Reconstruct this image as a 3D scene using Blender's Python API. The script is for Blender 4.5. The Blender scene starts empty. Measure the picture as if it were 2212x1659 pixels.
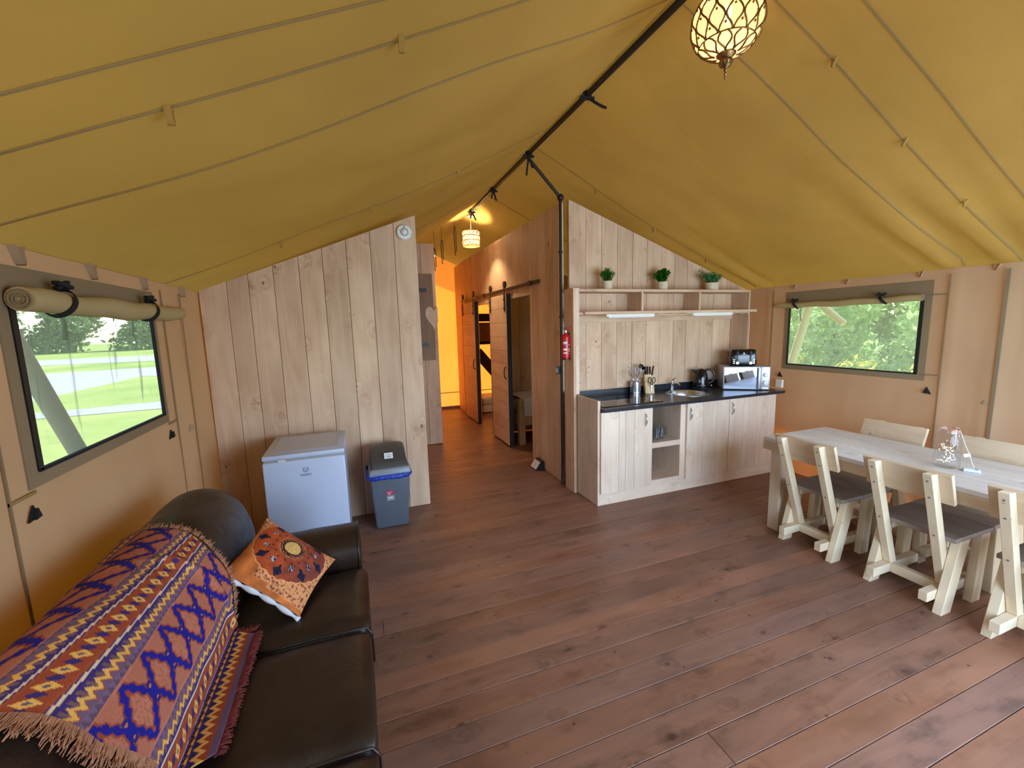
import bpy, bmesh, math, random
import numpy as np
from mathutils import Vector, Matrix, noise
random.seed(7)
C = bpy.context.scene.collection
SC = bpy.context.scene
PI = math.pi

def lin(r, g, b):
    f = lambda v: (v / 255 / 12.92) if v / 255 <= 0.04045 else ((v / 255 + 0.055) / 1.055) ** 2.4
    return (f(r), f(g), f(b), 1.0)

# ------------------------------------------------------------------ camera, sky, sun, lamps, exposure
def make_camera():
    F, yaw, pitch, roll = 913.745, 0.353997, -0.136153, -0.026386
    cy, sy, cp, sp = math.cos(yaw), math.sin(yaw), math.cos(pitch), math.sin(pitch)
    f = Vector((sy * cp, cy * cp, sp)); r = Vector((cy, -sy, 0)); u = r.cross(f)
    c, s = math.cos(roll), math.sin(roll)
    r2 = r * c + u * s; u2 = u * c - r * s
    cam = bpy.data.cameras.new('camera'); o = bpy.data.objects.new('camera', cam); C.objects.link(o)
    cam.sensor_width = 36; cam.sensor_fit = 'HORIZONTAL'; cam.lens = F / 2212 * 36
    cam.clip_start = 0.02; cam.clip_end = 600
    m = Matrix((r2, u2, -f)).transposed().to_4x4(); m.translation = Vector((0, 0, 1.70))
    o.matrix_world = m
    SC.camera = o
make_camera()
SUN = Vector((0.44, 0.63, 0.64)).normalized()
def make_light():
    w = bpy.data.worlds.new('sky'); SC.world = w; w.use_nodes = True
    nt = w.node_tree; bg = nt.nodes['Background']
    sky = nt.nodes.new('ShaderNodeTexSky'); sky.sky_type = 'NISHITA'; sky.sun_disc = False
    sky.sun_elevation = math.asin(SUN.z); sky.sun_rotation = math.atan2(SUN.x, SUN.y)
    nt.links.new(sky.outputs[0], bg.inputs[0]); bg.inputs[1].default_value = 0.62
    l = bpy.data.lights.new('sun', 'SUN'); l.energy = 9.0; l.angle = 0.012; l.color = (1.0, 0.93, 0.82)
    o = bpy.data.objects.new('sun', l); C.objects.link(o); o.location = (6, 9, 9)
    o.rotation_euler = (-SUN).to_track_quat('-Z', 'Y').to_euler()
    # daylight through the wide open entrance behind the photographer
    def area(name, loc, rot, sx, sy, e, col):
        a = bpy.data.lights.new(name, 'AREA'); a.shape = 'RECTANGLE'; a.size = sx; a.size_y = sy
        a.energy = e; a.color = col
        q = bpy.data.objects.new(name, a); C.objects.link(q); q.location = loc; q.rotation_euler = rot
        return q
    area('entrance_daylight', (2.75, -0.72, 1.15), (math.radians(66), 0, math.radians(4)), 2.9, 2.0, 185, (0.50, 0.70, 1.0))
    # daylight through the second window of the right wall, beside the photographer
    area('side_window_daylight', (4.62, 0.35, 1.52), (math.radians(74), 0, math.radians(90)), 1.1, 0.60, 26, (0.72, 0.86, 1.0))
    area('added_left_fill', (-1.23, 0.35, 1.52), (math.radians(74), 0, math.radians(-90)), 1.1, 0.56, 46, (0.74, 0.87, 1.0))  # fill lamp added outside an unseen left window, lightens the corridor wall
make_light()
SC.view_settings.view_transform = 'Standard'
SC.view_settings.look = 'None'
SC.view_settings.exposure = 0.16
SC.view_settings.gamma = 1.0
SC.view_settings.use_curve_mapping = False
SC.cycles.max_bounces = 10
SC.cycles.transparent_max_bounces = 12
SC.cycles.sample_clamp_indirect = 4.0
SC.cycles.caustics_reflective = False
SC.cycles.caustics_refractive = False

# ------------------------------------------------------------------ object helpers
ORG = {}
def tag(o, label=None, cat=None, group=None, kind=None):
    if label: o['label'] = label
    if cat: o['category'] = cat
    if group: o['group'] = group
    if kind: o['kind'] = kind
    return o
def thing(name, label, cat, loc=(0, 0, 0), rz=0.0, group=None):
    o = bpy.data.objects.new(name, None); C.objects.link(o)
    o.location = loc; o.rotation_euler = (0, 0, rz); o.empty_display_size = 0.1
    ORG[o.name] = Vector(loc)
    return tag(o, label, cat, group)
def struct_root(name, loc=(0, 0, 0)):
    o = bpy.data.objects.new(name, None); C.objects.link(o); o.location = loc
    ORG[o.name] = Vector(loc); o['kind'] = 'structure'; return o
def copy_tree(o, parent=None):
    c = o.copy(); C.objects.link(c); c.parent = parent
    for ch in list(o.children): copy_tree(ch, c)
    return c

class B:
    """collects shapes; build() links them as one mesh object"""
    def __init__(s): s.bm = bmesh.new()
    def box(s, x0, x1, y0, y1, z0, z1, bv=0.0, mat=None, seg=1):
        t = bmesh.new(); bmesh.ops.create_cube(t, size=1)
        for v in t.verts:
            v.co = Vector(((x0 + x1) / 2 + v.co.x * (x1 - x0), (y0 + y1) / 2 + v.co.y * (y1 - y0), (z0 + z1) / 2 + v.co.z * (z1 - z0)))
        return s._add(t, bv, mat, seg)
    def cube(s, size, mat, bv=0.0, seg=1):
        t = bmesh.new(); bmesh.ops.create_cube(t, size=1)
        for v in t.verts: v.co = Vector((v.co.x * size[0], v.co.y * size[1], v.co.z * size[2]))
        return s._add(t, bv, mat, seg)
    def _add(s, t, bv=0, mat=None, seg=1):
        if bv > 0: bmesh.ops.bevel(t, geom=list(t.edges), offset=bv, segments=seg, profile=0.5, affect='EDGES', clamp_overlap=True)
        if mat is not None: bmesh.ops.transform(t, matrix=mat, verts=t.verts)
        me = bpy.data.meshes.new('t'); t.to_mesh(me); t.free(); s.bm.from_mesh(me); bpy.data.meshes.remove(me)
        return s
    def bar(s, a, b, w, h, up=(0, 0, 1), bv=0.0):
        """rectangular bar from a to b; w across, h along 'up'"""
        a, b = Vector(a), Vector(b); d = (b - a); L = d.length; d.normalize()
        upv = Vector(up); side = d.cross(upv)
        if side.length < 1e-4: side = d.cross(Vector((1, 0, 0)))
        side.normalize(); u2 = side.cross(d)
        m = Matrix((side, d, u2)).transposed().to_4x4(); m.translation = (a + b) / 2
        return s.cube((w, L, h), m, bv)
    def prism(s, pts, axis, d0, d1, bv=0.0):
        """polygon pts (2D) extruded along axis from d0 to d1. axis 0: (y,z), 1: (x,z), 2: (x,y)"""
        t = bmesh.new()
        def mk(p, d):
            return Vector((d, p[0], p[1])) if axis == 0 else Vector((p[0], d, p[1])) if axis == 1 else Vector((p[0], p[1], d))
        a = [t.verts.new(mk(p, d0)) for p in pts]; b = [t.verts.new(mk(p, d1)) for p in pts]
        n = len(pts)
        t.faces.new(a); t.faces.new(list(reversed(b)))
        for i in range(n): t.faces.new((a[i], b[i], b[(i + 1) % n], a[(i + 1) % n]))
        bmesh.ops.recalc_face_normals(t, faces=t.faces)
        return s._add(t, bv)
    def tube(s, pts, r, n=8, caps=True, closed=False):
        pts = [Vector(p) for p in pts]; m = len(pts); rings = []
        rr = r if isinstance(r, (list, tuple)) else [r] * m
        prev = None
        for i in range(m):
            if closed: d = pts[(i + 1) % m] - pts[i - 1]
            else: d = pts[min(i + 1, m - 1)] - pts[max(i - 1, 0)]
            d.normalize()
            if prev is None:
                q = Vector((0, 0, 1)) if abs(d.z) < 0.9 else Vector((1, 0, 0))
                a = d.cross(q).normalized()
            else:
                a = (prev - d * prev.dot(d)); a.normalize()
            prev = a; b = d.cross(a)
            rings.append([s.bm.verts.new(pts[i] + (a * math.cos(2 * PI * k / n) + b * math.sin(2 * PI * k / n)) * rr[i]) for k in range(n)])
        for i in range(m if closed else m - 1):
            A, Bq = rings[i], rings[(i + 1) % m]
            for k in range(n): s.bm.faces.new((A[k], A[(k + 1) % n], Bq[(k + 1) % n], Bq[k]))
        if caps and not closed:
            s.bm.faces.new(list(reversed(rings[0]))); s.bm.faces.new(rings[-1])
        return s
    def lathe(s, prof, n=24, o=(0, 0, 0), mat=None, caps=False):
        """prof: (r, z) from bottom to top"""
        o = Vector(o); rings = []; new = []
        for r, z in prof:
            ring = []
            for k in range(n):
                v = s.bm.verts.new(o + Vector((r * math.cos(2 * PI * k / n), r * math.sin(2 * PI * k / n), z))); ring.append(v)
            rings.append(ring); new += ring
        for i in range(len(rings) - 1):
            A, Bq = rings[i], rings[i + 1]
            for k in range(n): s.bm.faces.new((A[k], A[(k + 1) % n], Bq[(k + 1) % n], Bq[k]))
        if caps:
            if prof[0][0] > 1e-5: s.bm.faces.new(list(reversed(rings[0])))
            if prof[-1][0] > 1e-5: s.bm.faces.new(rings[-1])
        if mat is not None: bmesh.ops.transform(s.bm, matrix=mat, verts=new)
        return s
    def grid(s, fn, nu, nv):
        V = [[s.bm.verts.new(fn(i / nu, j / nv)) for j in range(nv + 1)] for i in range(nu + 1)]
        for i in range(nu):
            for j in range(nv):
                s.bm.faces.new((V[i][j], V[i + 1][j], V[i + 1][j + 1], V[i][j + 1]))
        return s
    def poly(s, pts):
        s.bm.faces.new([s.bm.verts.new(Vector(p)) for p in pts]); return s
    def sphere(s, c, r, n=12, sc=(1, 1, 1)):
        t = bmesh.new(); bmesh.ops.create_uvsphere(t, u_segments=n, v_segments=max(6, n // 2), radius=r)
        for v in t.verts: v.co = Vector(c) + Vector((v.co.x * sc[0], v.co.y * sc[1], v.co.z * sc[2]))
        return s._add(t)
    def build(s, name, mat, parent=None, smooth=False, world=False, angle=None, mods=None, flip=True):
        me = bpy.data.meshes.new(name)
        bm = s.bm
        bmesh.ops.remove_doubles(bm, verts=[v for v in bm.verts], dist=1e-6)
        if flip: bmesh.ops.recalc_face_normals(bm, faces=bm.faces)
        o = bpy.data.objects.new(name, me); C.objects.link(o)
        if parent is not None:
            o.parent = parent
            og = ORG.get(parent.name, Vector((0, 0, 0)))
            if world: bmesh.ops.translate(bm, vec=-og, verts=bm.verts)
            ORG[o.name] = og
        bm.to_mesh(me); bm.free()
        if mat is not None: me.materials.append(mat)
        if smooth:
            for p in me.polygons: p.use_smooth = True
            if angle is not None: me.set_sharp_from_angle(angle=math.radians(angle))
        return o

def text(name, s, size, mat, parent, m, extrude=0.0006, align='CENTER'):
    cu = bpy.data.curves.new(name, 'FONT'); cu.body = s; cu.size = size; cu.extrude = extrude
    cu.align_x = align; cu.align_y = 'CENTER'; cu.resolution_u = 3
    tmp = bpy.data.objects.new('tmp', cu); C.objects.link(tmp)
    me = bpy.data.meshes.new_from_object(tmp.evaluated_get(bpy.context.evaluated_depsgraph_get()))
    bpy.data.objects.remove(tmp); bpy.data.curves.remove(cu)
    me.name = name; me.materials.clear(); me.materials.append(mat)
    o = bpy.data.objects.new(name, me); C.objects.link(o); o.parent = parent; o.matrix_local = m
    return o
def frame(x, y, o):
    """matrix whose X/Y axes are x and y (unit vectors), at o"""
    x = Vector(x).normalized(); y = Vector(y).normalized(); z = x.cross(y)
    m = Matrix((x, y, z)).transposed().to_4x4(); m.translation = Vector(o); return m

# ------------------------------------------------------------------ material helpers
class N:
    def __init__(s, name):
        s.m = bpy.data.materials.new(name); s.m.use_nodes = True
        s.t = s.m.node_tree; s.t.nodes.clear()
        s.out = s.t.nodes.new('ShaderNodeOutputMaterial')
    def new(s, ty, **k):
        n = s.t.nodes.new('ShaderNode' + ty)
        for a, b in k.items(): setattr(n, a, b)
        return n
    def put(s, sock, v):
        if v is None: return
        if hasattr(v, 'is_linked'): s.t.links.new(v, sock)
        else: sock.default_value = v
    def math(s, op, a, b=None, c=None):
        n = s.new('Math', operation=op)
        for i, v in enumerate((a, b, c)): s.put(n.inputs[i], v)
        return n.outputs[0]
    def vmath(s, op, a, b=None):
        n = s.new('VectorMath', operation=op); s.put(n.inputs[0], a); s.put(n.inputs[1], b); return n.outputs[0]
    def noise(s, vec, scale, detail=2, rough=0.5, dist=0.0, out=0):
        n = s.new('TexNoise'); s.put(n.inputs['Vector'], vec); n.inputs['Scale'].default_value = scale
        n.inputs['Detail'].default_value = detail; n.inputs['Roughness'].default_value = rough; n.inputs['Distortion'].default_value = dist
        return n.outputs[out]
    def vor(s, vec, scale, rnd=1.0, feature='F1', out='Distance'):
        n = s.new('TexVoronoi', feature=feature); s.put(n.inputs['Vector'], vec); n.inputs['Scale'].default_value = scale
        n.inputs['Randomness'].default_value = rnd
        return n.outputs[out]
    def ramp(s, f, stops, interp='LINEAR'):
        n = s.new('ValToRGB'); s.put(n.inputs[0], f); e = n.color_ramp.elements; n.color_ramp.interpolation = interp
        while len(e) < len(stops): e.new(0.5)
        for i, (p, c) in enumerate(stops): e[i].position = p; e[i].color = c if len(c) == 4 else (*c, 1)
        return n.outputs[0]
    def rng(s, v, a, b, c=0.0, d=1.0, smooth=False):
        n = s.new('MapRange'); s.put(n.inputs[0], v)
        if smooth: n.interpolation_type = 'SMOOTHSTEP'
        for i, k in enumerate((a, b, c, d)): n.inputs[i + 1].default_value = k
        return n.outputs[0]
    def mix(s, f, a, b, mode='MIX'):
        n = s.new('Mix', data_type='RGBA', blend_type=mode)
        s.put(n.inputs[0], f); s.put(n.inputs[6], a); s.put(n.inputs[7], b); return n.outputs[2]
    def obj(s): return s.new('TexCoord').outputs['Object']
    def rand(s): return s.new('ObjectInfo').outputs['Random']
    def scale(s, v, sx, sy, sz): return s.vmath('MULTIPLY', v, (sx, sy, sz))
    def bump(s, h, strength=0.3, dist=0.01):
        n = s.new('Bump'); s.put(n.inputs['Height'], h); n.inputs['Strength'].default_value = strength; n.inputs['Distance'].default_value = dist
        return n.outputs[0]
    def bsdf(s, col=None, rough=0.5, metal=0.0, normal=None, spec=0.5, **k):
        n = s.new('BsdfPrincipled'); s.put(n.inputs['Base Color'], col); s.put(n.inputs['Roughness'], rough)
        s.put(n.inputs['Metallic'], metal); n.inputs['Specular IOR Level'].default_value = spec
        if normal is not None: s.put(n.inputs['Normal'], normal)
        for a, b in k.items(): s.put(n.inputs[a.replace('_', ' ')], b)
        return n.outputs[0]
    def done(s, sh):
        s.t.links.new(sh, s.out.inputs[0]); return s.m

def plain(name, col, rough=0.5, metal=0.0, var=0.06, scale=14.0, bump=0.0, spec=0.5, **k):
    n = N(name); v = n.noise(n.obj(), scale, 3, 0.6)
    f = n.rng(v, 0.3, 0.7, 1 - var, 1 + var)
    c = n.vmath('MULTIPLY', col[:3], None)
    nd = c.node; n.put(nd.inputs[0], col[:3])
    cb = n.new('CombineXYZ'); [n.put(cb.inputs[i], f) for i in range(3)]
    n.put(nd.inputs[1], cb.outputs[0])
    nm = n.bump(n.noise(n.obj(), scale * 6, 2), bump, 0.002) if bump else None
    return n.done(n.bsdf(c, rough, metal, nm, spec, **k))

def wood(name, axis, light, dark, knotc, knot=1.0, rough=0.55, grain=1.0, tone=0.10, kw=5.2, kl=3.6, stain=0.0, pin=1.0, kmin=0.25, ks=0.95):
    """softwood board: long streaks, figure curling round the knots, larger and pin knots; a new piece of wood per object"""
    n = N(name); co = n.obj(); r = n.rand()
    ofs = n.new('CombineXYZ'); [n.put(ofs.inputs[i], n.math('MULTIPLY', r, k)) for i, k in enumerate((37.3, 91.7, 53.9))]
    p = n.vmath('ADD', co, ofs.outputs[0])
    sc = lambda w, l: n.scale(p, *[l if i == axis else w for i in range(3)])
    def knots(w, l, thr, smin, smax):
        kv = n.new('TexVoronoi'); n.put(kv.inputs['Vector'], sc(w, l)); kv.inputs['Scale'].default_value = 1.0
        d = kv.outputs['Distance']; sep = n.new('SeparateColor'); n.put(sep.inputs[0], kv.outputs['Color'])
        on = n.math('GREATER_THAN', sep.outputs[0], thr)
        core = n.math('MULTIPLY', n.rng(n.math('DIVIDE', d, n.rng(sep.outputs[1], 0, 1, smin, smax)), 0.55, 1.2, 1, 0, True), on)
        return d, on, core
    d, on, core = knots(kw, kl, kmin, 0.030 * ks, 0.085 * ks)
    d2, on2, core2 = knots(kw * 2.3, kl * 2.6, 0.62, 0.04 * ks, 0.085 * ks)
    halo = n.math('MULTIPLY', n.rng(d, 0.02, 0.42, 1, 0, True), on)
    wob = n.noise(sc(5.0, 0.55), 1.0, 2, 0.5)
    ph = n.math('ADD', n.math('MULTIPLY', wob, 40.0 * grain), n.math('MULTIPLY', halo, 10.0))
    ring = n.math('SINE', ph)
    fine = n.noise(sc(150.0, 3.0), 1.0, 2, 0.6)
    broad = n.noise(sc(4.0, 1.6), 1.0, 3, 0.55)
    curl = n.noise(sc(9.0, 11.0), 1.0, 3, 0.6, 1.2)
    f = n.math('ADD', n.math('MULTIPLY', ring, 0.13), n.math('MULTIPLY', n.math('SUBTRACT', fine, 0.5), 0.45))
    f = n.math('ADD', f, n.rng(broad, 0.25, 0.75, -0.1, 0.9))
    f = n.math('ADD', f, n.math('MULTIPLY', n.math('MULTIPLY', n.math('SUBTRACT', curl, 0.47), halo), 4.2 * knot))
    c = n.mix(n.rng(f, -0.2, 1.1, 0, 1), light, dark)
    c = n.mix(n.math('MULTIPLY', halo, 0.25 * knot), c, dark)
    if stain:
        st = n.noise(sc(9.0, 3.2), 1.0, 4, 0.65)
        c = n.mix(n.rng(st, 0.50, 0.80, 0, stain, True), c, knotc)
    c = n.mix(n.math('MULTIPLY', core2, 0.75 * knot * pin), c, knotc)
    c = n.mix(n.math('MULTIPLY', core, 0.80 * knot), c, knotc)
    if stain:
        g = n.math('ADD', n.math('MULTIPLY', n.math('FRACT', n.math('MULTIPLY', r, 7.3)), 0.35), n.math('MULTIPLY', n.noise(sc(3.0, 0.9), 1.0, 3), 0.75))
        c = n.mix(n.rng(g, 0.3, 0.85, 0, 0.42), c, lin(120, 98, 90)); c = n.mix(n.rng(g, 0.55, 0.2, 0, 0.30), c, lin(156, 100, 66))
    tn = n.rng(r, 0, 1, 1 - tone, 1 + tone)
    cb = n.new('CombineXYZ'); [n.put(cb.inputs[i], tn) for i in range(3)]
    c = n.vmath('MULTIPLY', c, cb.outputs[0])
    h = n.math('ADD', n.math('MULTIPLY', fine, 0.6), n.math('MULTIPLY', ring, 0.2))
    return n.done(n.bsdf(c, n.rng(fine, 0.2, 0.8, rough - 0.08, rough + 0.1), 0, n.bump(h, 0.18, 0.0015), 0.35))

SL, SD, SK = lin(224, 192, 162), lin(186, 146, 116), lin(92, 56, 34)
M = {}
M['wood_z'] = wood('spruce_upright', 2, SL, SD, SK)
M['wood_x'] = wood('spruce_crosswise', 0, SL, SD, SK)
M['wood_y'] = wood('spruce_lengthwise', 1, SL, SD, SK)
G1, G2 = lin(234, 212, 190), lin(202, 174, 150)
M['cab_z'] = wood('cabinet_spruce_upright', 2, G1, G2, lin(96, 66, 46), 0.8)
M['cab_x'] = wood('cabinet_spruce_crosswise', 0, G1, G2, lin(96, 66, 46), 0.8)
FL_, FD_, FK_ = lin(154, 108, 84), lin(106, 70, 52), lin(38, 22, 17)
M['floor'] = wood('stained_floorboard', 0, FL_, FD_, FK_, 1.0, 0.40, 1.0, 0.13, 7.2, 4.8, 0.72, 1.2, 0.10, 1.5)
PL_, PD_ = lin(226, 206, 174), lin(204, 180, 146)
M['pine_z'] = wood('pale_pine_upright', 2, PL_, PD_, lin(110, 78, 52), 0.55, 0.5, 0.8, 0.06)
M['pine_y'] = wood('pale_pine_crosswise', 1, PL_, PD_, lin(110, 78, 52), 0.55, 0.5, 0.8, 0.06)
M['pine_x'] = wood('pale_pine_lengthwise', 0, PL_, PD_, lin(110, 78, 52), 0.55, 0.5, 0.8, 0.06)
M['grey_y'] = wood('grey_washed_plank', 1, lin(216, 206, 198), lin(176, 164, 156), lin(110, 96, 88), 0.6, 0.34, 1.0, 0.06)
M['back_y'] = wood('chair_back_board', 1, lin(218, 194, 164), lin(186, 158, 126), lin(96, 66, 46), 0.8, 0.5, 1.0, 0.06)
M['seat_y'] = wood('grey_brown_seat_board', 1, lin(152, 138, 126), lin(112, 100, 92), lin(70, 58, 50), 0.6, 0.45, 0.9, 0.08)
M['apron'] = wood('table_apron_wood', 1, lin(206, 178, 146), lin(176, 146, 114), lin(96, 70, 50), 0.7)
M['legw'] = wood('table_leg_wood', 2, lin(212, 190, 166), lin(182, 156, 130), lin(96, 70, 50), 0.7)
M['brown_z'] = wood('dark_brown_board', 2, lin(150, 122, 98), lin(112, 86, 66), lin(60, 40, 30), 0.8)  # plain darker brown wood for the shutter and the backing boards
M['doorw'] = wood('sliding_door_plank', 1, lin(234, 204, 176), lin(208, 170, 140), lin(140, 96, 70), 0.7)
M['bed'] = wood('bed_timber', 2, lin(206, 176, 138), lin(170, 136, 100), SK, 0.8)

def canvas(name, col, trans, tf=0.45, wr=0.5, wd=0.01, w_scale=(1.2, 1.2, 1.2)):
    n = N(name); co = n.obj()
    big = n.noise(co, 1.1, 3, 0.55)
    f = n.rng(big, 0.3, 0.7, 0.9, 1.08)
    cb = n.new('CombineXYZ'); [n.put(cb.inputs[i], f) for i in range(3)]
    ca = n.vmath('MULTIPLY', cb.outputs[0], col[:3]); ct = n.vmath('MULTIPLY', cb.outputs[0], trans[:3])
    weave = n.noise(co, 420, 1, 0.5)
    h = n.math('ADD', n.math('MULTIPLY', n.noise(n.scale(co, *w_scale), 2.2, 3, 0.5, 0.6), 1.0), n.math('MULTIPLY', weave, 0.02))
    nm = n.bump(h, wr, wd)
    a = n.new('BsdfDiffuse'); n.put(a.inputs[0], ca); n.put(a.inputs['Normal'], nm)
    b = n.new('BsdfTranslucent'); n.put(b.inputs[0], ct); n.put(b.inputs['Normal'], nm)
    mx = n.new('MixShader'); n.put(mx.inputs[0], tf); n.put(mx.inputs[1], a.outputs[0]); n.put(mx.inputs[2], b.outputs[0])
    return n.done(mx.outputs[0])
M['roof'] = canvas('roof_canvas', lin(176, 140, 78), lin(208, 170, 94), 0.36, 0.35, 0.05, (0.5, 0.8, 0.5))
M['wallc'] = canvas('wall_canvas', lin(176, 154, 124), lin(246, 128, 22), 0.11, 0.3, 0.03, (0.8, 1.1, 0.5))
M['endc'] = canvas('orange_lit_canvas', lin(204, 172, 132), lin(250, 134, 46), 0.48, 0.3, 0.02)
M['fly'] = canvas('flysheet_canvas', lin(226, 216, 186), lin(236, 216, 160), 0.13, 0.3, 0.02)
M['seam'] = canvas('canvas_seam', lin(166, 136, 90), lin(150, 108, 50), 0.2, 0.2)
M['blind'] = canvas('rolled_blind_canvas', lin(196, 172, 124), lin(200, 170, 80), 0.25, 0.5, 0.03)
M['hem'] = canvas('grey_window_hem', lin(152, 130, 100), lin(150, 116, 66), 0.2, 0.3, 0.02)

def simple_leather():
    n = N('brown_leather'); co = n.obj()
    v = n.noise(co, 5, 4, 0.6); c = n.ramp(v, [(0.3, lin(27, 17, 13)), (0.7, lin(46, 30, 22))])
    cell = n.vor(co, 190, 1.0); wr = n.noise(n.scale(co, 1, 1, 1), 9, 4, 0.6, 0.8)
    h = n.math('ADD', n.math('MULTIPLY', cell, 0.05), n.math('MULTIPLY', wr, 0.6))
    return n.done(n.bsdf(c, n.rng(wr, 0.3, 0.7, 0.32, 0.46), 0, n.bump(h, 0.45, 0.012), 0.5))
M['leather'] = simple_leather()
M['black'] = plain('black_metal', lin(22, 20, 20), 0.45)
M['blackmat'] = plain('black_webbing', lin(16, 15, 16), 0.85, bump=0.3)
M['blackgloss'] = plain('black_gloss_plastic', lin(14, 14, 18), 0.12, var=0.02)
M['worktop'] = plain('black_worktop_laminate', lin(34, 36, 44), 0.28, var=0.1, scale=60)
M['ceramic'] = plain('black_glass_hob', lin(10, 11, 14), 0.03, var=0.02)
M['steel'] = plain('brushed_steel', lin(196, 200, 208), 0.24, 1.0, 0.05, 40)
M['chrome'] = plain('chrome', lin(220, 222, 226), 0.08, 1.0, 0.02)
M['silver'] = plain('silver_plastic', lin(186, 184, 186), 0.38, 0.5, 0.03)
M['white'] = plain('white_enamel', lin(226, 226, 230), 0.28, 0, 0.02)
M['fridge'] = plain('cool_white_enamel', lin(190, 198, 220), 0.28, 0, 0.02)
M['whitem'] = plain('white_plastic', lin(232, 230, 224), 0.5, 0, 0.03)
M['ivory'] = plain('ivory_plastic', lin(232, 222, 200), 0.5, 0, 0.03)
M['sheet'] = plain('white_bed_linen', lin(214, 214, 220), 0.85, 0, 0.06, 8, 0.4)
M['cord'] = plain('white_cable', lin(226, 214, 196), 0.6)
M['bin'] = plain('grey_bin_plastic', lin(92, 98, 108), 0.4, 0, 0.06, 30, 0.15)
M['binlid'] = plain('dark_grey_lid', lin(72, 68, 66), 0.35, 0, 0.06, 30, 0.1)
M['binrim'] = plain('silver_grey_rim', lin(128, 134, 142), 0.38, 0, 0.04)
M['red'] = plain('red_paint', lin(196, 28, 34), 0.25, 0, 0.03)
M['pink'] = plain('crimson_sticker', lin(190, 38, 84), 0.5)
M['ink'] = plain('grey_ink', lin(70, 74, 96), 0.5)
M['inkw'] = plain('white_ink', lin(232, 232, 232), 0.5)
M['bluetag'] = plain('blue_plastic_tag', lin(40, 110, 180), 0.4)
M['pot'] = plain('cream_plant_pot', lin(206, 188, 160), 0.7, 0, 0.1, 30, 0.2)
M['block'] = plain('pale_beech', lin(226, 194, 146), 0.5, 0, 0.06, 30)
M['brass'] = plain('antique_brass', lin(128, 96, 58), 0.4, 0.9, 0.2, 40)
M['tpole'] = plain('pale_round_pole', lin(206, 196, 170), 0.6, 0, 0.1, 6)
M['bpole'] = plain('weathered_round_pole', lin(158, 136, 116), 0.7, 0, 0.12, 6)
M['gravel'] = plain('pale_gravel', lin(172, 168, 166), 0.9, 0, 0.14, 3)
M['trunk'] = plain('tree_bark', lin(96, 80, 62), 0.9, 0, 0.25, 6, 0.5)
def bag():
    n = N('blue_bin_bag'); co = n.obj(); h = n.noise(co, 60, 3, 0.6, 0.5)
    return n.done(n.bsdf(n.ramp(h, [(0.3, lin(14, 36, 130)), (0.7, lin(34, 70, 190))]), 0.25, 0, n.bump(h, 0.8, 0.01)))
M['bag'] = bag()
def grass():
    n = N('meadow_grass'); co = n.obj()
    a = n.noise(co, 0.25, 4, 0.6); b = n.noise(co, 6, 3, 0.7)
    c = n.mix(n.rng(a, 0.35, 0.65), lin(134, 156, 74), lin(180, 186, 104))
    c = n.mix(n.rng(b, 0.3, 0.75, 0, 0.4), c, lin(110, 140, 64))
    return n.done(n.bsdf(c, 0.95, 0, None, 0.1))
M['grass'] = grass()
def leaf(name, c1, c2):
    n = N(name); g = n.new('NewGeometry')
    c = n.ramp(n.noise(n.obj(), 5, 2), [(0.3, c1), (0.7, c2)])
    a = n.new('BsdfDiffuse'); b = n.new('BsdfTranslucent'); n.put(a.inputs[0], c); n.put(b.inputs[0], c)
    mx = n.new('MixShader'); mx.inputs[0].default_value = 0.5; n.put(mx.inputs[1], a.outputs[0]); n.put(mx.inputs[2], b.outputs[0])
    return n.done(mx.outputs[0])
M['leaf1'] = leaf('hedge_leaf', lin(128, 172, 100), lin(230, 244, 190))
M['leaf2'] = leaf('yellow_shrub_leaf', lin(200, 206, 96), lin(244, 226, 130))
M['leaf3'] = leaf('distant_tree_leaf', lin(104, 130, 84), lin(164, 180, 116))
M['herb1'] = leaf('fine_green_leaf', lin(40, 96, 30), lin(96, 150, 56))
M['herb2'] = leaf('deep_green_leaf', lin(24, 84, 24), lin(76, 140, 46))
M['herb3'] = leaf('pale_green_leaf', lin(60, 120, 74), lin(130, 178, 120))

def pane(name, haze, tint, streak):
    """clear window foil / mesh: mostly see-through, with a milky haze and vertical smears"""
    n = N(name); co = n.obj()
    st = n.noise(n.scale(co, 9, 9, 1.1), 1.6, 3, 0.6, 0.3)
    dark = n.rng(st, 0.6, 0.74, 0, streak, True)
    tr = n.new('BsdfTransparent'); n.put(tr.inputs[0], n.mix(dark, tint, lin(90, 100, 104)))
    df = n.new('BsdfTranslucent'); df.inputs[0].default_value = lin(235, 235, 228)
    gl = n.new('BsdfGlossy'); gl.inputs['Roughness'].default_value = 0.12
    m1 = n.new('MixShader'); m1.inputs[0].default_value = haze; n.put(m1.inputs[1], tr.outputs[0]); n.put(m1.inputs[2], df.outputs[0])
    m2 = n.new('MixShader'); m2.inputs[0].default_value = 0.025; n.put(m2.inputs[1], m1.outputs[0]); n.put(m2.inputs[2], gl.outputs[0])
    return n.done(m2.outputs[0])
M['pvc'] = pane('clear_window_foil', 0.13, lin(196, 204, 202), 0.75)
M['mesh'] = pane('fine_window_mesh', 0.20, lin(234, 240, 234), 0.0)
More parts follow.
